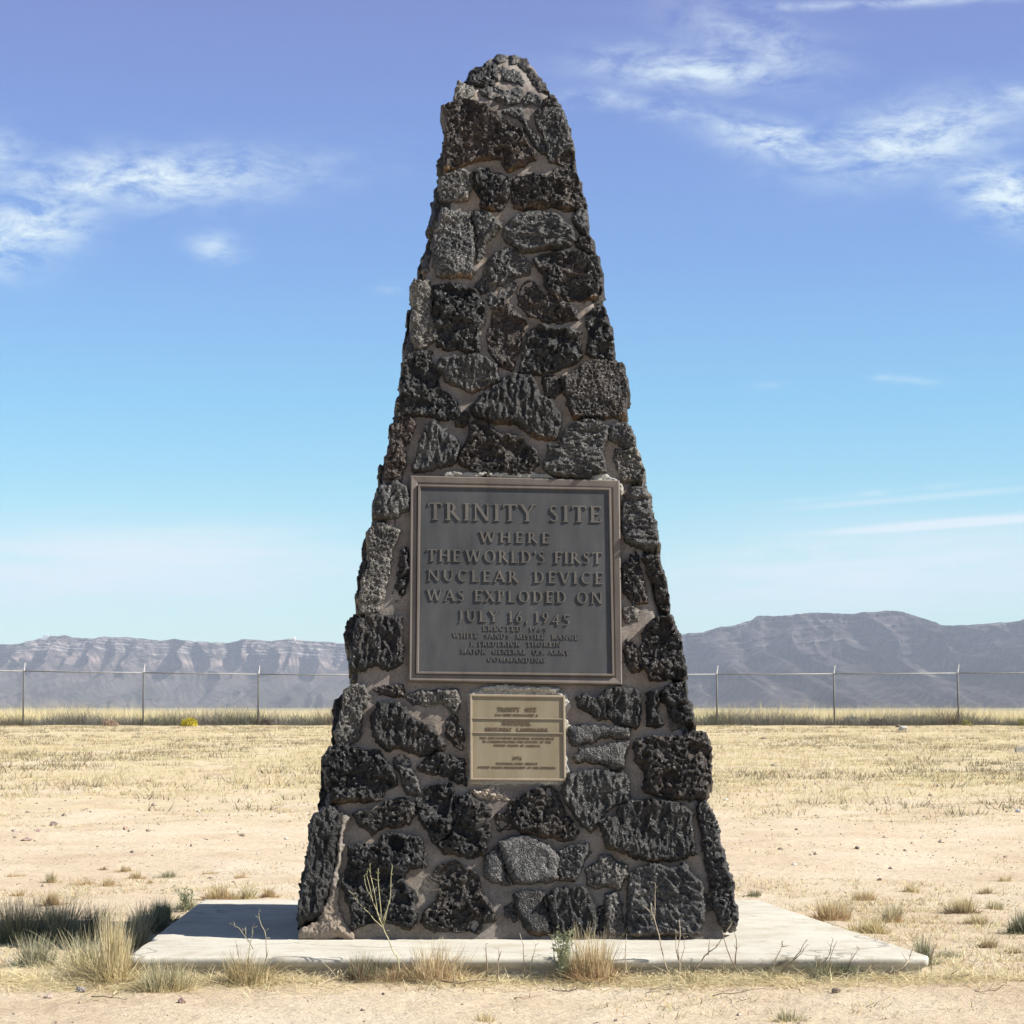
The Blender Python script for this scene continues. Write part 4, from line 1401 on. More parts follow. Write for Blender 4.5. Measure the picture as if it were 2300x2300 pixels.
# --- big grey plaque
C6 = (920, 1060, .2588)
c6 = lambda L: [(920 + a * .2588, 1060 + b * .2588) for a, b in L]
OUT = c6([(10, 48), (1820, 90), (1842, 1858), (-4, 1825)])
INN = c6([(100, 150), (1722, 180), (1752, 1762), (84, 1742)])
org = face_pt(OUT[3][0], OUT[3][1], 0.0)[0]
pl = thing('memorial_plaque', 'large grey bronze plaque with brown frame reading TRINITY SITE on the obelisk', 'plaque', org)
o1 = OUT
frame_ring('plaque_border', [OUT, OUT, inset(OUT, 2.5), inset(OUT, 14), inset(OUT, 16.5)], [-0.03, 0.030, 0.034, 0.030, 0.026], M_BR_FRAME, pl, org)
panel('backing', inset(OUT, 15), 0.024, M_BR_FRAME, pl, org)
frame_ring('raised_rim', [inset(INN, -6.5), inset(INN, -5.5), inset(INN, -1.5), inset(INN, 0)], [0.022, 0.041, 0.041, 0.030], M_BR_FRAME, pl, org)
field_ = panel('plaque_field', inset(INN, -1), 0.0325, M_BR_FIELD, pl, org)
H0, H1 = 0.031, 0.0370
big = [
    ('TRINITY SITE', 160, 1668, 282, 315, 436, 458, .12), ('WHERE', 610, 1222, 534, 545, 628, 640, .22),
    ("THE_WORLD'S FIRST", 150, 1672, 686, 716, 794, 818, .08), ('NUCLEAR _DEVICE', 155, 1682, 862, 888, 962, 992, .16),
    ('WAS EXPLODED ON', 152, 1676, 1032, 1058, 1132, 1162, .12), ('JULY 16,_1945', 418, 1395, 1212, 1235, 1312, 1330, .16),
]
small = [('ERECTED  1965', 634, 1190, 1350, 1360, 1393, 1401, .12), ('WHITE  SANDS  MISSILE  RANGE', 376, 1464, 1408, 1428, 1452, 1472, .10),
         ('J. FREDERICK  THORLIN', 524, 1315, 1484, 1492, 1524, 1532, .10), ('MAJOR  GENERAL  U.S. ARMY', 446, 1388, 1546, 1560, 1590, 1602, .10),
         ('COMMANDING', 676, 1178, 1620, 1628, 1658, 1668, .12)]
for t, x0, x1, a, b, c, d, sp_ in big:
    o = text_line(t, C6, x0, x1, a, b, c, d, H0, H1, field_, M_BR_LETTER, space=sp_, origin=org, single=True)
for t, x0, x1, a, b, c, d, sp_ in small:
    o = text_line(t, C6, x0, x1, a, b, c, d, H0, 0.0352, pl, M_BR_LETTER, space=sp_, origin=org)

# --- small tan plaque with its cement bed
C7 = (1040, 1530, .1294)
c7 = lambda L: [(1040 + a * .1294, 1530 + b * .1294) for a, b in L]
OUT2 = c7([(118, 245), (1768, 272), (1786, 1755), (125, 1738)])
IN2 = c7([(160, 292), (1728, 312), (1742, 1705), (165, 1698)])
org2 = face_pt(OUT2[3][0], OUT2[3][1], 0.0)[0]
pl2 = thing('landmark_plaque', 'small tan bronze plaque reading NATIONAL HISTORIC LANDMARK below the large plaque', 'plaque', org2)
frame_ring('plaque_border', [OUT2, OUT2, inset(OUT2, 1.2), inset(IN2, -1.2), inset(IN2, 0), inset(IN2, 0.4)], [-0.03, 0.034, 0.0365, 0.0365, 0.031, 0.026], M_GOLD_R, pl2, org2)
panel('plaque_field', inset(IN2, -2), 0.0295, M_GOLD, pl2, org2)
for ya, yb in (((655, 672)), ((902, 918))):
    mbx = c7([(158, ya), (1732, ya + 15), (1732, ya + 33), (158, ya + 18)])
    panel('divider_bar', mbx, 0.0350, M_GOLD_R, pl2, org2)
for t, x0, x1, a, b, c, d in [
        ('TRINITY  SITE', 598, 1278, 474, 480, 538, 545), ('HAS BEEN DESIGNATED A', 562, 1300, 588, 596, 620, 628),
        ('NATIONAL', 684, 1188, 708, 716, 778, 786), ('HISTORIC  LANDMARK', 394, 1480, 822, 836, 882, 898),
        ('THIS SITE POSSESSES NATIONAL SIGNIFICANCE', 292, 1580, 986, 998, 1020, 1032), ('IN COMMEMORATING THE HISTORY OF THE', 345, 1530, 1048, 1060, 1080, 1092),
        ('UNITED STATES OF AMERICA', 540, 1340, 1116, 1124, 1148, 1156), ('1975', 870, 1025, 1324, 1328, 1376, 1380),
        ('NATIONAL PARK SERVICE', 580, 1296, 1428, 1434, 1462, 1468), ('UNITED STATES DEPARTMENT OF THE INTERIOR', 262, 1610, 1494, 1506, 1528, 1540)]:
    hh = 0.0026 if (c - a) > 50 else 0.0017
    text_line(t, C7, x0, x1, a, b, c, d, 0.0285, 0.0295 + hh, pl2, M_GL, space=.1, origin=org2)
# cement bed around it
P = np.array(c7([(118, 180), (330, 110), (700, 150), (1150, 120), (1500, 150), (1775, 225), (1830, 330), (1895, 420), (1830, 520), (1800, 680), (1890, 790), (1820, 900),
                 (1800, 1200), (1830, 1450), (1865, 1610), (1800, 1660), (1770, 1800), (1400, 1800), (900, 1790), (400, 1790), (110, 1770), (95, 1200), (100, 600)]))
X, Z = on_face(P[:, 0], P[:, 1])
stone_mesh(np.column_stack([X, Z]), front_map, 'F', 'w', 0.010, 0.02, ochre=0, name='cement_bed', mat=M_CEMENT, rim=0.012, wob=0.8)
# cement skirt above the small plaque and crumbs round the large one
for q in ([(1000, 1068), (1010, 1062), (1100, 1066), (1130, 1060), (1230, 1068), (1240, 1075), (1100, 1074), (1000, 1074)],
          [(1330, 1070), (1352, 1064), (1366, 1072), (1386, 1084), (1398, 1092), (1397, 1118), (1388, 1100), (1340, 1082)],
          [(1082, 1543), (1130, 1541), (1200, 1543), (1255, 1547), (1250, 1556), (1150, 1552), (1085, 1550)]):
    P = np.array(q, float)
    X, Z = on_face(P[:, 0], P[:, 1])
    stone_mesh(np.column_stack([X, Z]), front_map, 'F', 'w', 0.02, 0.02, ochre=0, name='cement_edge', mat=M_CEMENT, rim=0.01)


# ------------------------------------------------------------------ fence
def fence():
    Y = 80.0
    fz = 0.985
    pxs = [(-485, 1502, 1620), (-215, 1504, 1621), (54, 1507.5, 1623), (323, 1511, 1624), (581, 1514.5, 1625), (843, 1516, 1626), (1105, 1516, 1627), (1355, 1516, 1628),
           (1610, 1514.5, 1630), (1873, 1513.5, 1628), (2151, 1512, 1629), (2420, 1510, 1628), (2690, 1508, 1628)]
    f = thing('chain_link_fence', 'long galvanised chain link fence with top rail across the far desert', 'fence', (0, Y, fz - 0.02))
    O = np.array([0, Y, fz - 0.02])
    tops = []
    for i, (px, pr, pf) in enumerate(pxs):
        X, _, Zr = at_y(px, pr, Y)
        X = float(X)
        Zr = float(Zr)
        tops.append((X, Zr))
        mb = MB()
        mb.tube([(X, Y, fz - 0.15), (X, Y, Zr + 0.02)], 0.031, 8)
        mb.build('post', M_POST, f, True, O)
        mb = MB()
        lean = 0.04
        mb.tube([(X, Y, Zr + 0.02), (X + lean, Y - 0.05, Zr + 0.30)], [0.024, 0.015], 6)
        mb.build('barb_arm', M_STEEL_B, f, False, O)
    for a, b in zip(tops[:-1], tops[1:]):
        mb = MB()
        mb.tube([(a[0] + .03, Y, a[1]), ((a[0] + b[0]) / 2, Y, (a[1] + b[1]) / 2 - 0.008), (b[0] - .03, Y, b[1])], 0.024, 6)
        mb.build('top_rail', M_STEEL, f, True, O)
    for k, dz in enumerate((0.10, 0.19, 0.28)):
        mb = MB()
        pts = []
        for a, b in zip(tops[:-1], tops[1:]):
            pts.append((a[0] + .015 * k, Y - 0.02 * k, a[1] + dz))
            pts.append(((a[0] + b[0]) / 2, Y - 0.02 * k, (a[1] + b[1]) / 2 + dz - 0.03))
        mb.tube(pts, 0.0028, 3)
        mb.build('barbed_wire', M_STEEL, f, False, O)
    # woven wire: crossing diagonals
    x0, x1 = tops[0][0], tops[-1][0]
    zt = lambda x: np.interp(x, [t[0] for t in tops], [t[1] for t in tops]) - 0.02
    mb = MB()
    H = 1.78
    pitch = 0.075
    r = 0.0025
    xs = np.arange(x0 - H, x1, pitch)
    for sgn in (1, -1):
        a = xs
        b = xs + H
        za = fz + 0.02
        V = []
        top = zt(np.clip(b if sgn > 0 else a, x0, x1))
        for k in range(3):
            an = 2 * math.pi * k / 3 + 0.5
            ox, oy = r * math.cos(an), r * math.sin(an)
            bot_x, top_x = (a, b) if sgn > 0 else (b, a)
            V.append(np.column_stack([bot_x + ox, np.full(len(xs), Y + oy + 0.03), np.full(len(xs), za)]))
            V.append(np.column_stack([top_x + ox, np.full(len(xs), Y + oy + 0.03), top]))
        n = len(xs)
        Vv = np.concatenate(V)
        Q = []
        idx = np.arange(n)
        for k in range(3):
            k2 = (k + 1) % 3
            Q.append(np.stack([k * 2 * n + idx, k2 * 2 * n + idx, k2 * 2 * n + n + idx, k * 2 * n + n + idx], 1))
        mb.add(Vv, np.concatenate(Q))
    o = mb.build('woven_wire', M_STEEL, f, False, O)
    o['kind'] = 'stuff'


fence()

# radome and huts on the left crest
def dome_at(px, py, Y, r, name, label, cat):
    x, _, z = at_y(px, py, Y)
    x = float(x)
    z = float(z)
    t = thing(name, label, cat, (x, Y, z - r))
    mb = MB()
    n, m = 20, 8
    V = [(0, 0, r * 2.0)]
    for i in range(1, m + 1):
        a = math.pi * 0.62 * i / m
        for k in range(n):
            b = 2 * math.pi * k / n
            V.append((r * math.sin(a) * math.cos(b), r * math.sin(a) * math.sin(b), r + r * math.cos(a)))
    T = [(0, 1 + k, 1 + (k + 1) % n) for k in range(n)]
    Q = []
    for i in range(m - 1):
        for k in range(n):
            Q.append((1 + i * n + k, 1 + (i + 1) * n + k, 1 + (i + 1) * n + (k + 1) % n, 1 + i * n + (k + 1) % n))
    mb.add(V, Q, T)
    mb.build('dome_shell', M_WHITE, t, True)
    mb = MB()
    mb.box((-r * .8, -r * .8, -r * 1.2), (r * .8, r * .8, r * 0.45))
    mb.build('tower_base', M_WHITE, t)


dome_at(661, 1434.5, 7180, 5.0, 'radar_dome', 'white radar dome standing on the left mountain crest', 'radome')
x, _, z = at_y(103, 1430, 7190)
mb = MB()
mb.box((-9, -5, -10), (9, 5, 4))
mb.box((-3, -3, 3.9), (3, 3, 7))
o = mb.build('summit_hut', M_WHITE)
o.location = (float(x), 7190, float(z))
tag(o, 'tiny pale hut on the leftmost high point of the far crest', 'hut')

# ------------------------------------------------------------------ grasses and plants
STRAW = np.array([0.56, 0.47, 0.27])
PALE = np.array([0.66, 0.58, 0.38])
ORANGE = np.array([0.46, 0.32, 0.18])
GREEN = np.array([0.235, 0.235, 0.125])
GREY = np.array([0.27, 0.28, 0.21])
BROWN = np.array([0.26, 0.19, 0.12])


def blades(n, cx, cy, cz, rad, hgt, wid, cols, r_, lean=0.6, curve=0.5, seg=3, base_col=None, flat=0.0):
    """n curved blades; returns V, Q, C. cx.. arrays (n) or scalars"""
    cx = np.broadcast_to(cx, n).astype(float)
    cy = np.broadcast_to(cy, n).astype(float)
    cz = np.broadcast_to(cz, n).astype(float)
    rad = np.broadcast_to(rad, n)
    an = r_.uniform(0, 2 * math.pi, n)
    rr = rad * np.sqrt(r_.uniform(0, 1, n))
    bx = cx + rr * np.cos(an)
    by = cy + rr * np.sin(an)
    H = np.broadcast_to(hgt, n) * r_.uniform(0.25, 1.08, n)
    dirn = an + r_.normal(0, 1.0, n)
    le = lean * (0.3 + 0.7 * rr / np.maximum(rad, 1e-6)) * r_.uniform(0.3, 1.2, n) * np.exp(r_.normal(0, 0.45, n))
    ux, uy = np.cos(dirn), np.sin(dirn)
    fa = r_.uniform(0, math.pi, n)
    wx, wy = np.cos(fa), np.sin(fa)
    w = np.broadcast_to(wid, n) * r_.uniform(0.6, 1.2, n)
    V = np.zeros((n, seg + 1, 2, 3))
    for i in range(seg + 1):
        t = i / seg
        hz = H * (t - flat * t * t * 0.5) * (1 - 0.25 * le * t)
        off = H * (le * t + curve * le * t * t)
        ww = w * (1 - t) * 0.5 + 0.0002
        V[:, i, 0, 0] = bx + ux * off - wx * ww
        V[:, i, 0, 1] = by + uy * off - wy * ww
        V[:, i, 1, 0] = bx + ux * off + wx * ww
        V[:, i, 1, 1] = by + uy * off + wy * ww
        V[:, i, 0, 2] = cz + hz
        V[:, i, 1, 2] = cz + hz
    Q = []
    base = np.arange(n) * (seg + 1) * 2
    for i in range(seg):
        Q.append(np.stack([base + i * 2, base + i * 2 + 1, base + i * 2 + 3, base + i * 2 + 2], 1))
    cols = np.asarray(cols, float)
    if cols.ndim == 1:
        cols = cols[None]
    pick = cols[r_.integers(0, len(cols), n)] * r_.uniform(0.75, 1.2, (n, 1))
    C = np.repeat(pick[:, None, :], (seg + 1) * 2, 1).reshape(n, seg + 1, 2, 3)
    if base_col is not None:
        for i in range(seg + 1):
            k = max(0, 1 - i / seg * 1.6)
            C[:, i] = C[:, i] * (1 - k * 0.8) + np.array(base_col) * k * 0.8
    return V.reshape(-1, 3), np.concatenate(Q), C.reshape(-1, 3)


def tuft(px, py, hpx, wpx, n, cols, label, name='grass_tuft', cat='grass tuft', lean=0.6, base_col=None, wid=0.004, seed=None, extra=None, group=None, z0=None, curve=0.5):
    x, y, z = on_ground(px, py)
    ppm = F / y
    r_ = np.random.default_rng(seed or int(px * 3 + py))
    h = hpx / ppm * (0.85 if py < 2110 else 1.0)
    rad = wpx / ppm / 2
    nb_ = int(n * 2.1)
    ks = max(2, min(7, int(wpx / 18)))
    kc = r_.normal(0, 0.30, (ks, 2)) * rad
    pk = r_.integers(0, ks, nb_)
    kh = r_.uniform(0.6, 1.12, ks)[pk]
    h0_ = h
    h = h * kh
    V, Q, C = blades(nb_, kc[pk, 0], kc[pk, 1], 0, rad * 0.40, h * 1.12, wid * .62, cols, r_, lean * 0.55, seg=4, base_col=base_col, curve=curve)
    mb = MB()
    mb.add(V, Q, col=C)
    h = h0_
    # short dead base leaves
    V, Q, C = blades(int(n * 0.8), 0, 0, 0, rad * 0.95, h * 0.5, wid, base_col if base_col is not None else cols, r_, 2.0, seg=3)
    mb.add(V, Q, col=C)
    # broken straws lying round the foot
    V, Q, C = blades(int(n * 0.5), 0, 0, 0.004, rad * 1.5, h * 0.55, wid * .8, [PALE, STRAW, PALE * 1.1], r_, 3.0, seg=2)
    V[:, 2] *= 0.3
    mb.add(V, Q, col=C)
    if extra:
        extra(mb, r_, h, rad)
    o = mb.build(name, M_GRASS)
    o.location = (x, y, z - 0.005)
    tag(o, label, cat, group)
    return o


# rows of individual tufts ---------------------------------------------------
TF = [
    # px, py(foot), height px, width px, blades, colours, label, lean, base colour
    (118, 2034, 38, 52, 190, [STRAW, ORANGE, PALE], 'upright sandy tuft alone on bare sand above the left shadow', .35, ORANGE),
    (120, 1980, 26, 44, 120, [STRAW, PALE, GREY], 'small pale tuft straight behind the upright sandy tuft', .6, STRAW),
    (186, 1984, 20, 62, 130, [STRAW, ORANGE], 'low wide straw tuft left of the slab far corner', .9, ORANGE),
    (244, 1991, 26, 50, 150, [STRAW, PALE, ORANGE], 'round straw tuft with orange base, left field', .7, ORANGE),
    (277, 1955, 22, 46, 120, [PALE, ORANGE], 'farther orange-footed tuft behind the round straw tuft', .5, ORANGE),
    (304, 1972, 24, 44, 120, [PALE, ORANGE, STRAW], 'feathery tuft right beside the orange-footed tuft', .6, ORANGE),
    (335, 1984, 14, 24, 50, [ORANGE, STRAW], 'tiny orange tuft between feathery tuft and slab', .6, ORANGE),
    (228, 1951, 12, 30, 60, [STRAW, BROWN], 'tiny brown tuft at the edge of the bare sand, left', .7, BROWN),
    (373, 1968, 24, 60, 120, [PALE, GREEN, GREY], 'faint grey-green tuft far behind the slab left corner', .8, GREY),
    (476, 1962, 14, 56, 80, [STRAW, ORANGE], 'flat orange-straw tuft behind the slab, left of the obelisk', 1.0, ORANGE),
    (547, 1974, 18, 36, 80, [STRAW, ORANGE, PALE], 'little tuft behind the slab close to the obelisk left side', .7, ORANGE),
    (35, 2013, 20, 34, 80, [STRAW, ORANGE], 'small rusty tuft at the left border on bare sand', .6, ORANGE),
    (37, 1966, 14, 50, 70, [ORANGE, STRAW], 'low rusty streak of grass at the far left', 1.0, ORANGE),
    (425, 2042, 32, 74, 240, [GREY, GREEN, PALE], 'grey-green leafy tuft behind the slab back left corner', .8, GREY),
    (486, 2024, 44, 84, 300, [PALE, ORANGE, STRAW], 'wide orange and cream tuft at the slab back edge, left', .6, ORANGE),
    (545, 2022, 34, 60, 200, [PALE, STRAW, GREEN], 'pale green-tinged tuft between two orange tufts at the slab back edge', .7, STRAW),
    (606, 2020, 34, 50, 190, [ORANGE, STRAW], 'compact orange tuft nearest the obelisk at the slab back edge', .5, ORANGE),
    (1682, 2012, 18, 52, 90, [GREEN, GREY, BROWN], 'small dark green tuft behind the slab back right corner', .9, GREEN),
    (1856, 2066, 56, 88, 340, [PALE, STRAW, ORANGE], 'large cream tuft beside the slab right edge', .6, ORANGE),
    (1939, 2022, 30, 72, 220, [ORANGE, PALE, STRAW], 'bright orange tuft behind the large cream tuft, right', .7, ORANGE),
    (2047, 2003, 24, 50, 110, [STRAW, PALE], 'farther straw tuft to the right of the orange tuft', .7, STRAW),
    (1955, 2094, 50, 90, 260, [PALE, PALE, STRAW], 'loose whitish tuft in front of the large cream tuft', .9, STRAW),
    (2001, 2068, 50, 66, 220, [PALE, STRAW, GREY], 'feathery pale tuft right of the whitish tuft', .6, ORANGE),
    (2163, 2052, 44, 86, 250, [PALE, STRAW], 'broad pale tuft farther out on the right field', .7, BROWN),
    (2190, 2074, 34, 76, 200, [PALE, STRAW], 'low pale tuft just in front of the broad pale one', .9, BROWN),
    (2216, 2006, 22, 40, 100, [STRAW, BROWN, PALE], 'curly straw tuft high on the right field', .8, BROWN),
    (2222, 2126, 30, 52, 140, [STRAW, ORANGE, PALE], 'yellow tuft with brown foot at right of the slab corner', .8, BROWN),
    (2291, 2098, 60, 60, 220, [GREEN, GREY, GREY], 'dark green bushy tuft cut by the right border', .5, GREEN),
    (2134, 2148, 22, 56, 100, [PALE, GREY], 'soft grey tuft flat on the sand by the slab broken corner', 1.0, GREY),
    (2278, 2138, 22, 46, 100, [BROWN, STRAW], 'dark dead tuft near the right border', .9, BROWN),
    (2268, 1976, 22, 60, 90, [PALE, STRAW], 'faint straw tuft near the right border, far field', .7, STRAW),
    (2235, 2040, 28, 60, 120, [PALE, STRAW, GREY], 'pale grey-tinged tuft between the curly tuft and the green bush', .7, STRAW),
    # in front of the slab
    (372, 2222, 66, 140, 420, [GREEN, GREY, PALE, STRAW], 'green and straw grass clump in front of the slab left end', .9, STRAW),
    (560, 2212, 70, 110, 400, [GREEN, STRAW, ORANGE], 'clump with bare twigs in front of the slab, second from left', .8, STRAW),
    (815, 2202, 62, 100, 420, [GREEN, GREY, BROWN], 'dense dark green clump in front of the slab below the obelisk left', .65, BROWN),
    (905, 2200, 44, 110, 300, [ORANGE, STRAW, BROWN], 'rusty low clump touching the dense green clump', 1.0, ORANGE),
    (985, 2194, 96, 150, 280, [PALE, STRAW, ORANGE], 'wispy straw clump in front of the slab left of centre', .7, ORANGE),
    (1335, 2196, 104, 110, 460, [STRAW, STRAW, ORANGE, PALE], 'tall tan clump in front of the slab, right of centre', .42, ORANGE),
    (1845, 2190, 52, 80, 200, [GREEN, GREY, STRAW], 'dark wispy tuft at the slab front edge on the right', .8, GREY),
    (1904, 2174, 52, 46, 150, [GREY, GREEN], 'grey feathery tuft leaning over the slab front edge', .5, GREY),
    (1725, 2206, 28, 90, 150, [GREY, GREEN, STRAW], 'low grey-green clump on the sand right of the obelisk', 1.1, STRAW),
    (2078, 2168, 74, 56, 160, [GREEN, GREY], 'green spiky plant behind the slab broken corner', .45, GREEN),
    (256, 2200, 150, 104, 520, [PALE, PALE, STRAW], 'tall feathery cream grass at the slab left corner', .22, STRAW),
    (306, 2122, 84, 60, 320, [PALE, STRAW, GREY], 'shorter cream grass leaning on the slab left edge', .5, STRAW),
    (215, 2190, 120, 150, 260, [STRAW, GREEN, PALE], 'loose leaning stalks left of the tall cream grass', 1.0, STRAW),
    (335, 2092, 72, 120, 620, [GREEN, GREY, GREEN * .8], 'dark bushy grass in the obelisk shadow beside the slab', .5, GREEN),
    (372, 2070, 62, 60, 420, [GREEN, GREY], 'dark tuft in shadow touching the slab left edge', .4, GREEN),
    (150, 2112, 92, 130, 520, [GREEN, GREY, STRAW], 'dark grass in the obelisk shadow, right of the left border', .7, GREEN),
    (40, 2114, 92, 130, 520, [GREEN, GREY, STRAW], 'shadowed grass cut by the left border', .7, GREEN),
    (98, 2104, 84, 100, 380, [GREEN, GREY, BROWN], 'dark scrubby grass in the shadow between two shadowed clumps at left', .8, BROWN),
    (225, 2100, 80, 110, 420, [GREEN, GREY, STRAW], 'shadowed grass just behind the tall cream grass', .7, GREEN),
    (75, 2168, 70, 120, 260, [GREY, GREEN, PALE], 'sage-green stalks in front of the shadowed grass at left', .8, GREY),
    (180, 2175, 80, 100, 160, [GREY, PALE], 'sparse sage stalks left of the loose leaning stalks', .7, STRAW),
    (1195, 2190, 26, 70, 130, [GREY, GREEN, STRAW], 'short sage clump in front of the slab at centre', .9, STRAW),
    (1560, 2205, 30, 140, 200, [STRAW, GREEN, PALE], 'flattened straw clump in front of the slab below the obelisk right edge', 1.3, STRAW),
    (1770, 2290, 34, 90, 120, [GREY, PALE, GREEN], 'faint green tuft low on the bottom border right of centre', .8, STRAW),
    (1080, 2298, 26, 70, 70, [PALE, STRAW], 'few pale blades on the bottom border near the centre', .6, STRAW),
]
for (px, py, hp, wp, n, cols, lab, lean, bc) in TF:
    tuft(px, py, hp, wp, n, [np.array(c) for c in cols], lab, lean=lean, base_col=bc, wid=0.0045 if py > 2100 else 0.006)


# leafy green shrub in front of the slab
def leafy(px, py, hpx, wpx, nst_, label, col, seed, leaf=0.016):
    x, y, z = on_ground(px, py)
    ppm = F / y
    r_ = np.random.default_rng(seed)
    h = hpx / ppm
    w = wpx / ppm / 2
    t = thing('leafy_shrub', label, 'shrub', (x, y, z - 0.005))
    st = MB()
    lf = MB()
    for i in range(nst_):
        a = r_.uniform(0, 6.28)
        q = r_.uniform(0.1, 1)
        tip = np.array([math.cos(a) * w * q, math.sin(a) * w * q, h * r_.uniform(0.6, 1.0)])
        mid = tip * 0.5 + r_.normal(0, 0.01, 3)
        st.tube([(0, 0, 0), mid, tip], [0.0022, 0.0016, 0.0008], 3, col=np.array([0.30, 0.30, 0.18]))
        for k in range(26):
            s = r_.uniform(0.2, 1.05)
            p = (mid * (s / .5) if s < .5 else mid + (tip - mid) * ((s - .5) / .5))
            d = r_.normal(0, 1, 3)
            d[2] = abs(d[2]) * 0.8
            d /= np.linalg.norm(d)
            sd_ = np.cross(d, r_.normal(0, 1, 3))
            sd_ /= np.linalg.norm(sd_) + 1e-6
            l = leaf * r_.uniform(.6, 1.5)
            V = [p, p + d * l * .5 + sd_ * l * .16, p + d * l, p + d * l * .5 - sd_ * l * .16]
            lf.add(V, [(0, 1, 2, 3)], col=np.array(col) * r_.uniform(.7, 1.3))
    st.build('stem', M_TWIG, t)
    lf.build('leaves', M_GRASS, t)


leafy(1265, 2190, 118, 64, 22, 'sage-green leafy shrub in front of the slab beside the tall tan clump', (0.30, 0.33, 0.21), 4)
leafy(418, 2046, 56, 60, 12, 'small sage shrub at the slab back left corner', (0.28, 0.31, 0.20), 5)


# dry twigs ------------------------------------------------------------------
def twig(paths, label, foot, name='dry_twig', cat='twig', r0=0.0022, col=(0.42, 0.36, 0.26), dy=0.0):
    """paths: lists of photo points all lying in the upright plane over the foot"""
    fx, fy, fz_ = on_ground(*foot)
    mb = MB()
    r_ = np.random.default_rng(int(foot[0] * 7 + foot[1]))
    for p in paths:
        P3 = []
        for i, (a, b) in enumerate(p):
            X, _, Z = at_y(a, b, fy)
            P3.append((float(X) - fx, r_.normal(0, 0.012) + dy * i, float(Z) - fz_))
        rad = np.linspace(r0, r0 * 0.35, len(P3)) if p is paths[0] else np.linspace(r0 * 0.65, r0 * 0.3, len(P3))
        P3 = np.array(P3)
        # small natural kinks and short side shoots
        if len(P3) > 2:
            fine = [P3[0]]
            for a_, b_ in zip(P3[:-1], P3[1:]):
                L3 = np.linalg.norm(b_ - a_)
                fine.append((a_ + b_) / 2 + r_.normal(0, 0.04 * L3, 3))
                fine.append(b_)
            P3 = np.array(fine)
            rad = np.interp(np.linspace(0, 1, len(P3)), np.linspace(0, 1, len(rad)), rad)
            for q_ in range(3 if len(p) < 4 else 6):
                j = r_.integers(len(P3) // 2, len(P3))
                d_ = r_.normal(0, 1, 3) * np.array([1, .5, .6]) + np.array([0, 0, .8])
                d_ *= r_.uniform(.006, .022) / np.linalg.norm(d_)
                mb.tube([P3[j], P3[j] + d_], [r0 * .35, r0 * .2], 3, col=np.array(col))
        mb.tube(P3, rad, 4, col=np.array(col))
    o = mb.build(name, M_TWIG, None, True)
    o.location = (fx, fy, fz_)
    tag(o, label, cat)
    return o


cm_ = lambda L, ox: [(ox + a * .4141, 1900 + b * .4141) for a, b in L]
GRN = (0.42, 0.42, 0.26)
twig([cm_(p, 700) for p in ([(478, 720), (470, 610), (430, 540), (395, 465), (370, 400), (330, 300), (300, 160)], [(385, 440), (340, 400), (280, 340), (220, 262)],
      [(372, 405), (350, 300), (322, 180), (318, 110)], [(375, 410), (372, 300), (360, 190), (362, 120)], [(385, 440), (410, 340), (430, 220), (438, 110)], [(330, 300), (300, 240), (285, 160)], [(380, 420), (400, 360), (425, 300)])],
     'tall yellow-green broom twig standing in front of the obelisk left half', (700 + 478 * .4141, 1900 + 715 * .4141), 'broom_twig', 'dry plant', 0.0027, (0.46, 0.43, 0.25))
twig([cm_(p, 0) for p in ([(1420, 740), (1448, 600), (1440, 500), (1415, 430), (1400, 365)], [(1350, 750), (1352, 560), (1372, 470), (1382, 420)], [(1372, 560), (1330, 490), (1300, 445), (1255, 425)],
      [(1330, 490), (1330, 440)], [(1290, 600), (1278, 510)], [(1440, 500), (1465, 500)], [(1448, 600), (1460, 560)])],
     'thin branching twig rising over the slab front edge at left', (582, 2210), 'dry_twig', 'twig', 0.0026, (0.36, 0.33, 0.22))
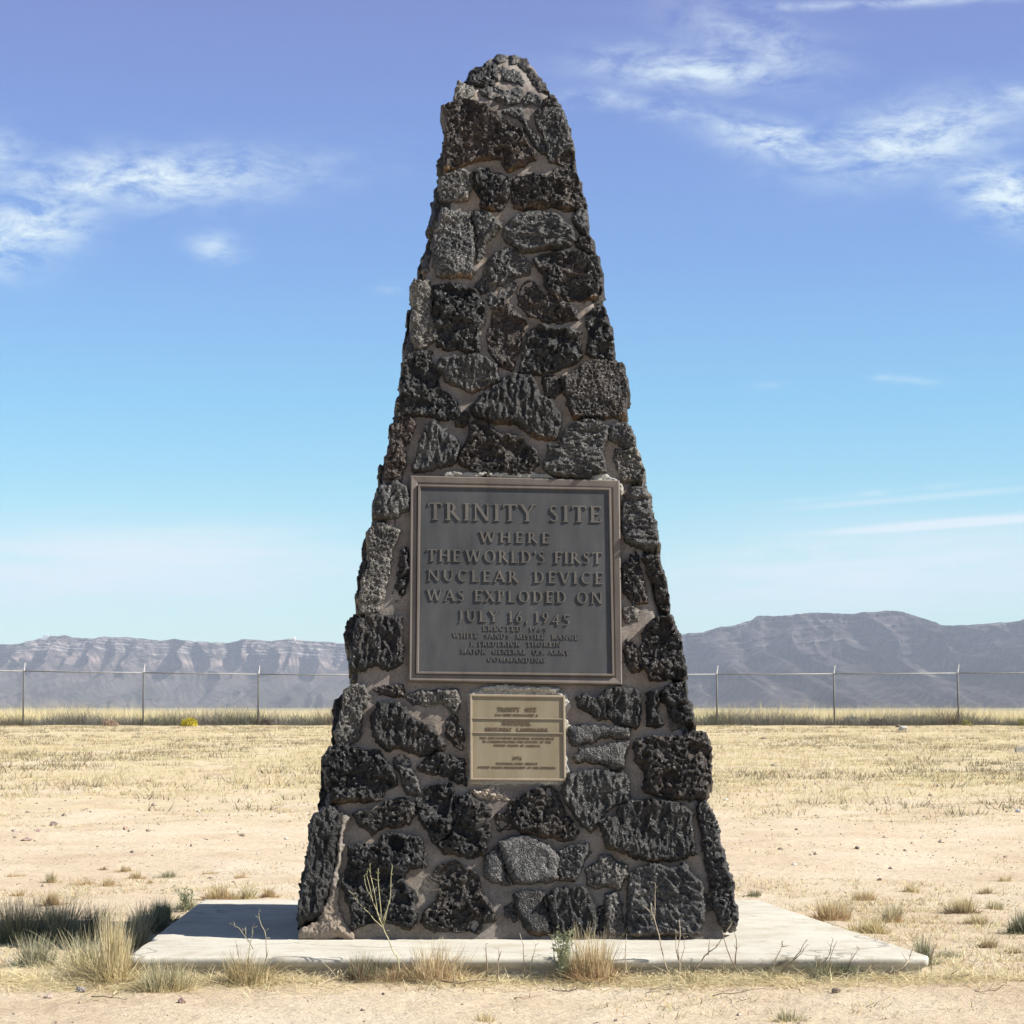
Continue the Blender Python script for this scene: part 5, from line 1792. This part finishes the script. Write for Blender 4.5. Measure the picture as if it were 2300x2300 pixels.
TW = [
    ([[(950, 720), (948, 600), (946, 530)]], 700, 'short straight stick in front of the slab, first left of centre'),
    ([[(1005, 730), (1012, 640), (1015, 560)], [(1012, 620), (1030, 565)]], 700, 'forked short stick in front of the slab just left of centre'),
    ([[(1160, 720), (1150, 600), (1128, 472)]], 700, 'pale straight stick leaning left over the slab edge at centre'),
    ([[(1185, 700), (1200, 600), (1215, 535)]], 700, 'brown stick beside the pale leaning stick'),
    ([[(780, 770), (768, 690), (764, 630)]], 700, 'short stick low in front of the wispy straw clump'),
    ([[(1690, 720), (1702, 620), (1706, 500)]], 700, 'thin upright stick just right of the tall tan clump'),
    ([[(1930, 680), (1900, 560), (1860, 400), (1838, 305)], [(1860, 400), (1862, 260), (1862, 200)], [(1855, 380), (1800, 320)]], 700, 'tall thin stalk in front of the large lower right stone'),
    ([[(60, 720), (55, 560), (62, 400)], [(58, 620), (45, 500), (42, 450)], [(60, 650), (92, 560), (92, 500)]], 1500, 'pair of tall pale stalks below the obelisk lower right corner'),
    ([[(120, 690), (200, 600), (260, 550), (350, 415)], [(215, 590), (225, 500)]], 1500, 'long stalk leaning right in front of the obelisk right corner'),
    ([[(380, 690), (340, 610), (310, 520), (295, 460)]], 1500, 'bent brown stalk leaning left on the slab, right of the obelisk'),
    ([[(365, 640), (372, 560), (358, 460)]], 1500, 'fine curved stalk next to the bent brown stalk'),
    ([[(540, 700), (585, 620), (625, 540), (620, 515)], [(620, 545), (660, 540)]], 1500, 'forked dark twig leaning right over the slab, nearer the obelisk'),
    ([[(612, 690), (680, 620), (720, 570), (745, 515)], [(640, 660), (700, 610), (755, 535)]], 1500, 'double dark twig leaning right over the slab middle right'),
    ([[(785, 710), (830, 650), (880, 580), (895, 505)], [(860, 690), (880, 610), (910, 530)]], 1500, 'cluster of thin twigs left of the grey feathery tuft'),
    ([[(965, 690), (985, 640), (1040, 555)], [(985, 660), (1000, 580)]], 1500, 'thin twigs right of the grey feathery tuft'),
    ([[(1200, 695), (1270, 660), (1310, 620), (1330, 560), (1340, 520)], [(1300, 625), (1270, 580)]], 1500, 'crooked pale branch lying over the slab broken corner'),
    ([[(1090, 665), (1110, 720)], [(1100, 690), (1080, 660)]], 1500, 'small crooked dark twig below the slab edge at right'),
    ([[(1430, 690), (1435, 600), (1445, 540)]], 1500, 'short green stalk beside the broken slab corner'),
    ([[(300, 700), (302, 620)]], 1500, 'stub of a stick below the slab edge right of the obelisk'),
]
for paths, ox, lab in TW:
    pp = [cm_(p, ox) for p in paths]
    foot = (pp[0][0][0], pp[0][0][1])
    twig(pp, lab, foot, r0=0.0030, col=(0.40, 0.34, 0.25) if 'pale' in lab or 'tall' in lab else (0.24, 0.19, 0.14))


def lying(px, py, L, ang, label, r0=0.003, col=(0.25, 0.19, 0.14), seed=0):
    x, y, z = on_ground(px, py)
    r_ = np.random.default_rng(seed)
    mb = MB()
    p = np.array([0, 0, 0.012])
    pts = [p]
    a = ang
    for i in range(6):
        a += r_.normal(0, .3)
        p = p + np.array([math.cos(a) * L / 6, math.sin(a) * L / 6, r_.normal(0, 0.006)])
        p[2] = max(p[2], 0.006)
        pts.append(p)
    mb.tube(pts, np.linspace(r0, r0 * .4, len(pts)), 4, col=np.array(col))
    mb.tube([pts[3], pts[3] + np.array([math.cos(a + .8) * L / 4, math.sin(a + .8) * L / 4, 0.03])], [r0 * .6, r0 * .3], 4, col=np.array(col))
    o = mb.build('fallen_stick', M_TWIG, None, True)
    o.location = (x, y, z)
    tag(o, label, 'stick')


lying(1155, 2250, .12, 0.2, 'thin curved stick lying on the sand below the centre', .0028, (.35, .25, .18), 1)
lying(990, 2215, .22, -0.4, 'dark forked stick lying below the wispy straw clump', .0035, (.22, .17, .12), 2)
lying(2190, 2240, .16, 0.1, 'tangled dark stick lying on the right foreground sand', .003, (.26, .2, .15), 3)
lying(2080, 2193, .18, 0.1, 'dark brittle stick lying in front of the broken slab corner', .0035, (.24, .18, .14), 4)
lying(1660, 2250, .14, 1.2, 'pale hooked stick lying below the low grey-green clump', .003, (.42, .36, .28), 5)
lying(1600, 2243, .22, -0.15, 'long thin straight stick lying right of the hooked stick path', .0022, (.36, .28, .2), 6)
lying(1460, 2230, .2, 0.8, 'dark bowed stick lying at the end of the straw litter below the obelisk right', .0035, (.24, .19, .14), 7)
lying(1240, 2230, .14, 0.9, 'bowed brown stick lying below the sage shrub', .0028, (.28, .22, .16), 8)
lying(205, 2240, .2, -0.2, 'thin stick lying on the sand below the tall cream grass', .0024, (.30, .25, .17), 9)


# rocks ----------------------------------------------------------------------
def rock(px, py, wpx, hpx, label, col, seed, name='rock', cat='rock'):
    x, y, z = on_ground(px, py)
    ppm = F / y
    r_ = np.random.default_rng(seed)
    w = wpx / ppm / 2
    h = hpx / ppm
    n, m = 14, 8
    V = []
    for i in range(m + 1):
        th = math.pi * i / m
        for k in range(n):
            ph = 2 * math.pi * k / n
            V.append((math.sin(th) * math.cos(ph), math.sin(th) * math.sin(ph), math.cos(th)))
    V = np.array(V)
    pl_ = r_.normal(0, 1, (9, 3))
    pl_ /= np.linalg.norm(pl_, axis=1, keepdims=True)
    k = np.ones(len(V))
    for q in pl_:
        d = V @ q
        k = np.minimum(k, np.where(d > 0.3, r_.uniform(.62, .85) / np.maximum(d, .3), 9))
    V = V * k[:, None]
    V = V * (1 + 0.12 * r_.normal(0, 1, (len(V), 1)) * (np.abs(V[:, 2:3]) < 0.98)) * np.array([w * 1.35, w * 0.9, h * 0.62]) + np.array([0, 0, h * 0.22])
    Q = []
    for i in range(m):
        for j in range(n):
            Q.append((i * n + j, (i + 1) * n + j, (i + 1) * n + (j + 1) % n, i * n + (j + 1) % n))
    o = mesh(name, V, np.array(Q), M_ROCK, None, False, np.tile(np.array(col), (len(V), 1)))
    o.location = (x, y, z)
    o.rotation_euler = (0, 0, r_.uniform(0, 6))
    tag(o, label, cat)


RK = [
    (182, 2226, 20, 15, 'grey pebble on the sand below the tall cream grass', (.30, .27, .25)),
    (110, 2238, 18, 11, 'flat pebble left of the grey pebble, lower left', (.42, .34, .29)),
    (409, 2250, 18, 15, 'pointed reddish pebble on the sand in the left foreground', (.36, .25, .21)),
    (1879, 2236, 20, 13, 'dark dirt clod on the right foreground sand', (.16, .12, .10)),
    (1383, 2295, 9, 7, 'small dark pebble on the bottom border', (.20, .15, .13)),
    (860, 2236, 8, 6, 'tiny dark pebble below the green clump, left foreground', (.15, .13, .11)),
    (1976, 1975, 13, 8, 'dark little stone on bare sand, right of the obelisk', (.22, .17, .14)),
    (2000, 1951, 11, 7, 'second dark stone behind the little one, right field', (.24, .19, .16)),
    (1925, 1908, 9, 7, 'dark stone on the pale bare band, right field', (.18, .15, .13)),
    (2033, 1911, 9, 6, 'tiny dark stone farther right on the bare band', (.2, .16, .14)),
    (1883, 2268 - 10, 5, 4, 'grain-like stone below the dark dirt clod', (.35, .3, .26)),
    (120, 1852, 14, 12, 'dark stone on the bare band at the left', (.26, .20, .18)),
    (62, 1894, 22, 9, 'flat brown stone at the far left of the bare band', (.30, .23, .20)),
    (30, 1877, 12, 6, 'small pale stone near the left border', (.40, .33, .30)),
    (85, 1876, 10, 7, 'reddish stone between the pale stone and the dark stone', (.30, .22, .2)),
    (282, 1875, 14, 9, 'reddish clod in the middle of the left bare band', (.32, .24, .19)),
    (429, 1904, 6, 7, 'upright dark stone on the left bare band', (.14, .12, .11)),
    (297, 1922, 11, 7, 'grey stone in front of the left bare band', (.28, .24, .22)),
    (333, 1877, 16, 6, 'low brown clod right of the reddish clod', (.32, .25, .2)),
    (544, 1881, 14, 6, 'brown clod close to the obelisk on the left field', (.30, .24, .19)),
    (2286, 1829, 16, 7, 'whitish flat stone near the right border', (.62, .6, .58)),
    (1715, 1661, 14, 7, 'dark clod on the grass field near the fence, right of the obelisk', (.26, .21, .18)),
    (2090, 1784, 8, 6, 'dark clod in the middle of the right grass field', (.25, .2, .16)),
    (1740, 1725, 12, 8, 'grey clod in the right grass field near the obelisk', (.27, .24, .2)),
    (2028, 1640, 17, 13, 'rounded whitish boulder at the foot of the fence, right', (.50, .48, .46)),
    (2016, 1634, 10, 8, 'brown boulder touching the whitish boulder at the fence', (.22, .17, .13)),
]
for i, (px, py, w_, h_, lab, c) in enumerate(RK):
    rock(px, py, w_, h_, lab, c, 200 + i)
x, y, z = on_ground(2294, 1690)
mb = MB()
mb.box((-0.11, -0.08, -0.02), (0.16, 0.08, 0.09))
mb.box((-0.08, -0.05, 0.09), (0.13, 0.05, 0.105))
o = mb.build('concrete_block', M_CONC)
o.location = (x, y, z)
tag(o, 'small pale concrete block cut by the right border in the grass field', 'block')


# bushes by the fence ----------------------------------------------------------
def bush(px, pyf, Y, wpx, hpx, cols, label, seed, n=900, name='bush'):
    a, yy, zz = ray(px, pyf)
    x = float(a / yy * Y)
    zg = float(ground_z(0, Y))
    ppm = F / Y
    w = wpx / ppm / 2
    h = hpx / ppm
    r_ = np.random.default_rng(seed)
    t = thing(name, label, 'bush', (x, Y, zg))
    # branching stems
    st = MB()
    for i in range(14):
        an = r_.uniform(0, 6.28)
        st.tube([(0, 0, -.02), (math.cos(an) * w * .4, math.sin(an) * w * .4, h * .45), (math.cos(an) * w * .8, math.sin(an) * w * .8, h * .75)], [.012, .008, .003], 3, col=np.array([.2, .16, .11]))
    st.build('stems', M_TWIG, t)
    d = r_.normal(0, 1, (n, 3))
    d /= np.linalg.norm(d, axis=1, keepdims=True)
    d[:, 2] = np.abs(d[:, 2])
    lump = 0.8 + 0.25 * fbm(d[:, 0] * 3 + 5, d[:, 1] * 3 + d[:, 2] * 2, 3, seed)
    p = d * np.array([w, w, h]) * (lump * r_.uniform(0.45, 1, n) ** 0.5)[:, None]
    s = r_.uniform(0.02, 0.05, n) * (w / 0.4)
    u = r_.normal(0, 1, (n, 3))
    u /= np.linalg.norm(u, axis=1, keepdims=True)
    v = np.cross(u, r_.normal(0, 1, (n, 3)))
    v /= np.linalg.norm(v, axis=1, keepdims=True)
    V = np.stack([p - u * s[:, None], p + v * s[:, None] * .4, p + u * s[:, None], p - v * s[:, None] * .4], 1).reshape(-1, 3)
    i = np.arange(n) * 4
    cols = np.asarray(cols)
    c = cols[r_.integers(0, len(cols), n)] * r_.uniform(.7, 1.25, (n, 1))
    mb = MB()
    mb.add(V, np.stack([i, i + 1, i + 2, i + 3], 1), col=np.repeat(c, 4, 0))
    mb.build('foliage', M_GRASS, t)


bush(424, 1634, 76.5, 50, 27, [(.55, .44, .03), (.40, .36, .04), (.66, .56, .06)], 'round bright yellow bush in front of the fence, left', 1)
bush(247, 1627, 79, 44, 17, [(.42, .30, .22), (.36, .27, .2)], 'rounded pinkish bush at the fence foot, far left', 2)
bush(545, 1628, 81, 110, 18, [(.24, .20, .17), (.2, .17, .15)], 'wide dull brown bush behind the fence, left of the obelisk', 3)
bush(600, 1628, 79.5, 50, 20, [(.2, .17, .14), (.16, .14, .12)], 'dark brown bush by the third post from the left', 4)
bush(1912, 1628, 80.8, 54, 26, [(.25, .28, .2), (.22, .24, .17), (.6, .6, .55)], 'grey-green bush with white flowers right of the second right post', 5)
bush(1968, 1633, 80.5, 48, 20, [(.22, .18, .15), (.26, .21, .17)], 'low brown bush left of the whitish boulder', 6)
bush(2172, 1632, 79.2, 30, 18, [(.34, .34, .12), (.3, .3, .1)], 'small yellow-green bush right of the rightmost fence post', 7)
bush(2296, 1634, 79.2, 24, 20, [(.32, .33, .12), (.3, .3, .1)], 'small yellow-green bush cut by the right border at the fence', 8)
bush(1600, 1631, 81, 40, 26, [(.22, .24, .15), (.2, .2, .13)], 'dull green bush left of the first right post', 9)
bush(1675, 1631, 81.5, 50, 26, [(.26, .27, .18), (.22, .22, .15)], 'dull green bush right of the first right post', 10)
bush(1812, 1631, 81.5, 46, 24, [(.24, .25, .17), (.2, .2, .14)], 'grey bush midway between the first and second right posts', 11)
bush(2070, 1631, 82, 80, 26, [(.26, .26, .2), (.22, .21, .16)], 'wide grey bush between the boulder and the rightmost post', 12)
bush(345, 1625, 81, 30, 22, [(.24, .25, .15), (.2, .2, .12)], 'small green-grey bush right of the second left post', 13)

# mass vegetation --------------------------------------------------------------
r_ = np.random.default_rng(3)


def dens(x, y):
    return fbm(x * 0.22, y * 0.16, 4, 77)


mb = MB()
# short grass of the field between the bare band and the fence
n = 42000
y = 21.0 + (79.3 - 21.0) * r_.uniform(0, 1, n) ** 0.85
x = y * r_.uniform(-0.30, 0.30, n)
keep = (dens(x, y) + r_.uniform(-.35, .35, n) + np.clip((y - 24) / 10, -0.6, 0.25)) > -0.05
x, y = x[keep], y[keep]
nb = 7
X = np.repeat(x, nb)
Y = np.repeat(y, nb)
hh = np.repeat(r_.uniform(0.03, 0.12, len(x)) * (0.8 + 0.6 * np.clip(dens(x * 3, y * 3), 0, 1)), nb)
cols = np.array([STRAW * .9, PALE * .85, STRAW, PALE * .95, PALE * np.array([.84, .92, .78]), ORANGE * 1.1])
tc_ = cols[r_.integers(0, len(cols), len(x))]
V, Q, C = blades(len(X), X, Y, ground_z(X, Y) + gnz(X, Y) - 0.005, 0.07, hh, 0.011, cols, r_, 1.0, seg=1)
C = (C.reshape(len(X), -1, 3) * 0.4 + np.repeat(tc_, nb, 0)[:, None, :] * 0.6).reshape(-1, 3)
mb.add(V, Q, col=C)
# greyer dead clumps scattered in drifts
n = 9000
y = 21.5 + 57.5 * r_.uniform(0, 1, n) ** 0.9
x = y * r_.uniform(-0.30, 0.30, n)
k = fbm(x * .35, y * .22, 4, 177) + r_.uniform(-.3, .3, n) > 0.08
x, y = x[k], y[k]
nb = 16
X = np.repeat(x, nb)
Y = np.repeat(y, nb)
V, Q, C = blades(len(X), X, Y, ground_z(X, Y) + gnz(X, Y) - 0.01, np.repeat(r_.uniform(.08, .26, len(x)), nb), np.repeat(r_.uniform(0.05, 0.14, len(x)), nb), 0.016, [BROWN * .8, GREY * .8, np.array([.28, .22, .15]), STRAW * .7], r_, 0.9, seg=1)
mb.add(V, Q, col=C)
o = mb.build('field_grass', M_GRASS)
tag(o, 'short dry straw-coloured grass covering the flat field up to the fence', None, kind='stuff')

mb = MB()
# sparse bits on the bare band and round the slab
n = 26000
y = np.concatenate([r_.uniform(7.6, 12.5, n // 3), r_.uniform(11.8, 24, n - n // 3)])
x = y * r_.uniform(-0.27, 0.27, n)
keep = (fbm(x * 1.1, y * 0.8, 5, 99, .65) * 1.2 + r_.uniform(-.35, .35, n) - np.clip((y - 14.0) / 3, 0, .38) * np.clip((23 - y) / 4, 0, 1) - np.where(y < 8.4, .35, 0) - np.where((x < -1.6) & (y > 11.5), .12, 0)) > 0.10
keep &= ~((np.abs(x) < 1.68) & (y > 8.7) & (y < 11.9))
x, y = x[keep], y[keep]
nb = 9
X = np.repeat(x, nb)
Y = np.repeat(y, nb)
V, Q, C = blades(len(X), X, Y, ground_z(X, Y) + gnz(X, Y) - 0.004, 0.06, np.repeat(r_.uniform(0.012, 0.05, len(x)), nb), 0.0055, cols, r_, 1.3, seg=2)
mb.add(V, Q, col=C)
o = mb.build('sparse_grass', M_GRASS)
tag(o, 'thin scattered dry grass growing on the bare sand behind the slab', None, kind='stuff')

mb = MB()
# straw litter in front of and beside the slab
n = 38000
x = r_.uniform(-2.1, 2.0, n)
y = 8.79 - np.abs(r_.normal(0, 0.13, n)) * r_.choice([1, 1, 2.6], n)
k = (fbm(x * 2.2, y * 2.2, 4, 55, .6) + r_.uniform(-.4, .5, n) - (8.8 - y) * 0.8) > -0.05
x, y = x[k], y[k]
ins = (np.abs(x) < 1.62) & (y > 8.80)
x, y = x[~ins], y[~ins]
V, Q, C = blades(len(x), x, y, -0.004, 0.02, r_.uniform(.03, .09, len(x)), 0.0035, [STRAW * 1.1, PALE * 1.15, PALE * 1.05, PALE, STRAW], r_, 3.0, seg=2)
V[:, 2] = V[:, 2] * (0.40 + 0.75 * np.clip((V[:, 1] - 8.6) / .18, 0, 1)) + 0.038 + gnz(V[:, 0], V[:, 1])
mb.add(V, Q, col=C)
n = 4200
x = np.concatenate([r_.uniform(-2.4, -1.55, n // 2), r_.uniform(1.45, 2.6, n // 2)])
y = r_.uniform(8.6, 12.0, n)
k = (fbm(x * 2.2, y * 2.2, 3, 56) + r_.uniform(-.4, .4, n)) > 0.0
x, y = x[k], y[k]
V, Q, C = blades(len(x), x, y, -0.004, 0.02, r_.uniform(.02, .07, len(x)), 0.0035, [STRAW, PALE, PALE, GREY], r_, 2.4, seg=2)
V[:, 2] = V[:, 2] * 0.5 + 0.038 + gnz(V[:, 0], V[:, 1])
mb.add(V, Q, col=C)
o = mb.build('straw_litter', M_GRASS)
tag(o, 'trampled straw and dead blades lying on the sand round the slab', None, kind='stuff')

# gravel and clods on the sand
def gravel():
    mb = MB()
    n = 3600
    y = r_.uniform(7.2, 30, n) ** 1.0
    x = y * r_.uniform(-0.26, 0.26, n)
    k = ~((np.abs(x) < 1.65) & (y > 8.75) & (y < 11.8))
    x, y = x[k], y[k]
    n = len(x)
    s = r_.uniform(0.002, 0.006, n) * (1 + (r_.uniform(0, 1, n) > 0.95) * 1.5) * np.clip(y / 10, 1, 2.2)
    base = np.array([(1, 0, 0), (0, 1, 0), (-1, 0, 0), (0, -1, 0), (0, 0, .7), (0, 0, -.4)])
    V = base[None] * s[:, None, None] * r_.uniform(.6, 1.4, (n, 6, 3)) + np.stack([x, y, ground_z(x, y) + gnz(x, y) + s * .2], 1)[:, None]
    T0 = np.array([(0, 1, 4), (1, 2, 4), (2, 3, 4), (3, 0, 4), (1, 0, 5), (2, 1, 5), (3, 2, 5), (0, 3, 5)])
    T = (T0[None] + (np.arange(n) * 6)[:, None, None]).reshape(-1, 3)
    c = np.array([(.3, .23, .19), (.42, .34, .27), (.18, .14, .12), (.55, .47, .4)])[r_.integers(0, 4, n)]
    mb.add(V.reshape(-1, 3), T=T, col=np.repeat(c, 6, 0))
    o = mb.build('gravel', M_ROCK)
    tag(o, 'fine gravel and small clods scattered over the pinkish sand', None, kind='stuff')


gravel()

# tall yellow grass and scrub along and beyond the fence
mb = MB()
n = 52000
y = 81.0 + 45 * r_.uniform(0, 1, n) ** 2.2
x = y * r_.uniform(-0.30, 0.30, n)
hmod = 0.8 + 0.35 * fbm(x * .25, y * .1, 3, 61)
V, Q, C = blades(n, x, y, ground_z(x, y), 0.06, r_.uniform(.50, 1.08, n) * hmod, 0.020, [PALE * np.array([1.15, 1.12, .95]), PALE * 1.1, PALE * np.array([1.1, 1.1, .85]), STRAW * 1.1], r_, .35, seg=2)
mb.add(V, Q, col=C)
o = mb.build('tall_grass', M_GRASS)
tag(o, 'tall pale yellow grass standing behind the chain link fence', None, kind='stuff')
mb = MB()
n = 34000
y = 80.15 + 1.3 * r_.uniform(0, 1, n)
x = y * r_.uniform(-0.30, 0.30, n)
hmod = 0.6 + 0.7 * np.clip(0.5 + fbm(x * .55, y * 0, 3, 62), 0, 1)
cl = np.array([np.array([.20, .195, .155]), np.array([.25, .24, .20]), np.array([.20, .205, .13]), BROWN * .8, np.array([.24, .205, .17])])
pick = cl[np.clip(((fbm(x * .35, y * 0, 3, 64) + .8) / 1.6 * 5).astype(int), 0, 4)]
V, Q, C = blades(n, x, y, ground_z(x, y), 0.08, r_.uniform(.25, .72, n) * hmod, 0.024, cl, r_, .7, seg=2)
C = (C.reshape(n, -1, 3) * .4 + pick[:, None, :] * .6).reshape(-1, 3)
mb.add(V, Q, col=C)
o = mb.build('scrub', M_GRASS)
tag(o, 'low grey scrub growing along the foot of the fence', None, kind='stuff')

# straw caught on the lower left stones around a small drill hole
hx, hz = on_face(950.5, 1983)
hx = float(hx)
hz = float(hz)
hy = float(face_y(hz))
mb = MB()
for i in range(36):
    a = r_.uniform(0, 6.28)
    ra = r_.uniform(0.01, 0.06)
    l = r_.uniform(0.02, 0.06)
    b = r_.uniform(0, 6.28)
    p = np.array([math.cos(a) * ra, -0.042 - r_.uniform(0, .014), math.sin(a) * ra * .9])
    q = np.array([math.cos(b) * l, r_.normal(0, .006), math.sin(b) * l])
    mb.tube([p, p + q * .5 + r_.normal(0, .004, 3), p + q], [.0009, .0009, .0005], 3, col=np.array([.22, .19, .15]) * r_.uniform(.6, 1.3))
o = mb.build('straw_wisp', M_GRASS)
o.location = (hx, hy, hz)
tag(o, 'thin wisp of dry straw caught on the lower left lava stones', 'straw')

# ------------------------------------------------------------------ haze
def haze():
    m = bpy.data.materials.new('haze')
    m.use_nodes = True
    nt = m.node_tree
    nt.nodes.clear()
    out = N(nt, 'ShaderNodeOutputMaterial')
    v = N(nt, 'ShaderNodeVolumePrincipled')
    v.inputs['Color'].default_value = (0.78, 0.85, 1.0, 1)
    v.inputs['Density'].default_value = 0.00008
    v.inputs['Anisotropy'].default_value = 0.0
    nt.links.new(v.outputs[0], out.inputs['Volume'])
    mb = MB()
    mb.box((-9500, -9500, -2.0), (9500, 12500, 420))
    o = mb.build('haze', m)
    tag(o, 'pale blue desert haze in front of the distant mountains', None, kind='stuff')


haze()
print('tris', sum(len(o.data.loops) - 2 * len(o.data.polygons) for o in bpy.data.objects if o.type == 'MESH'))
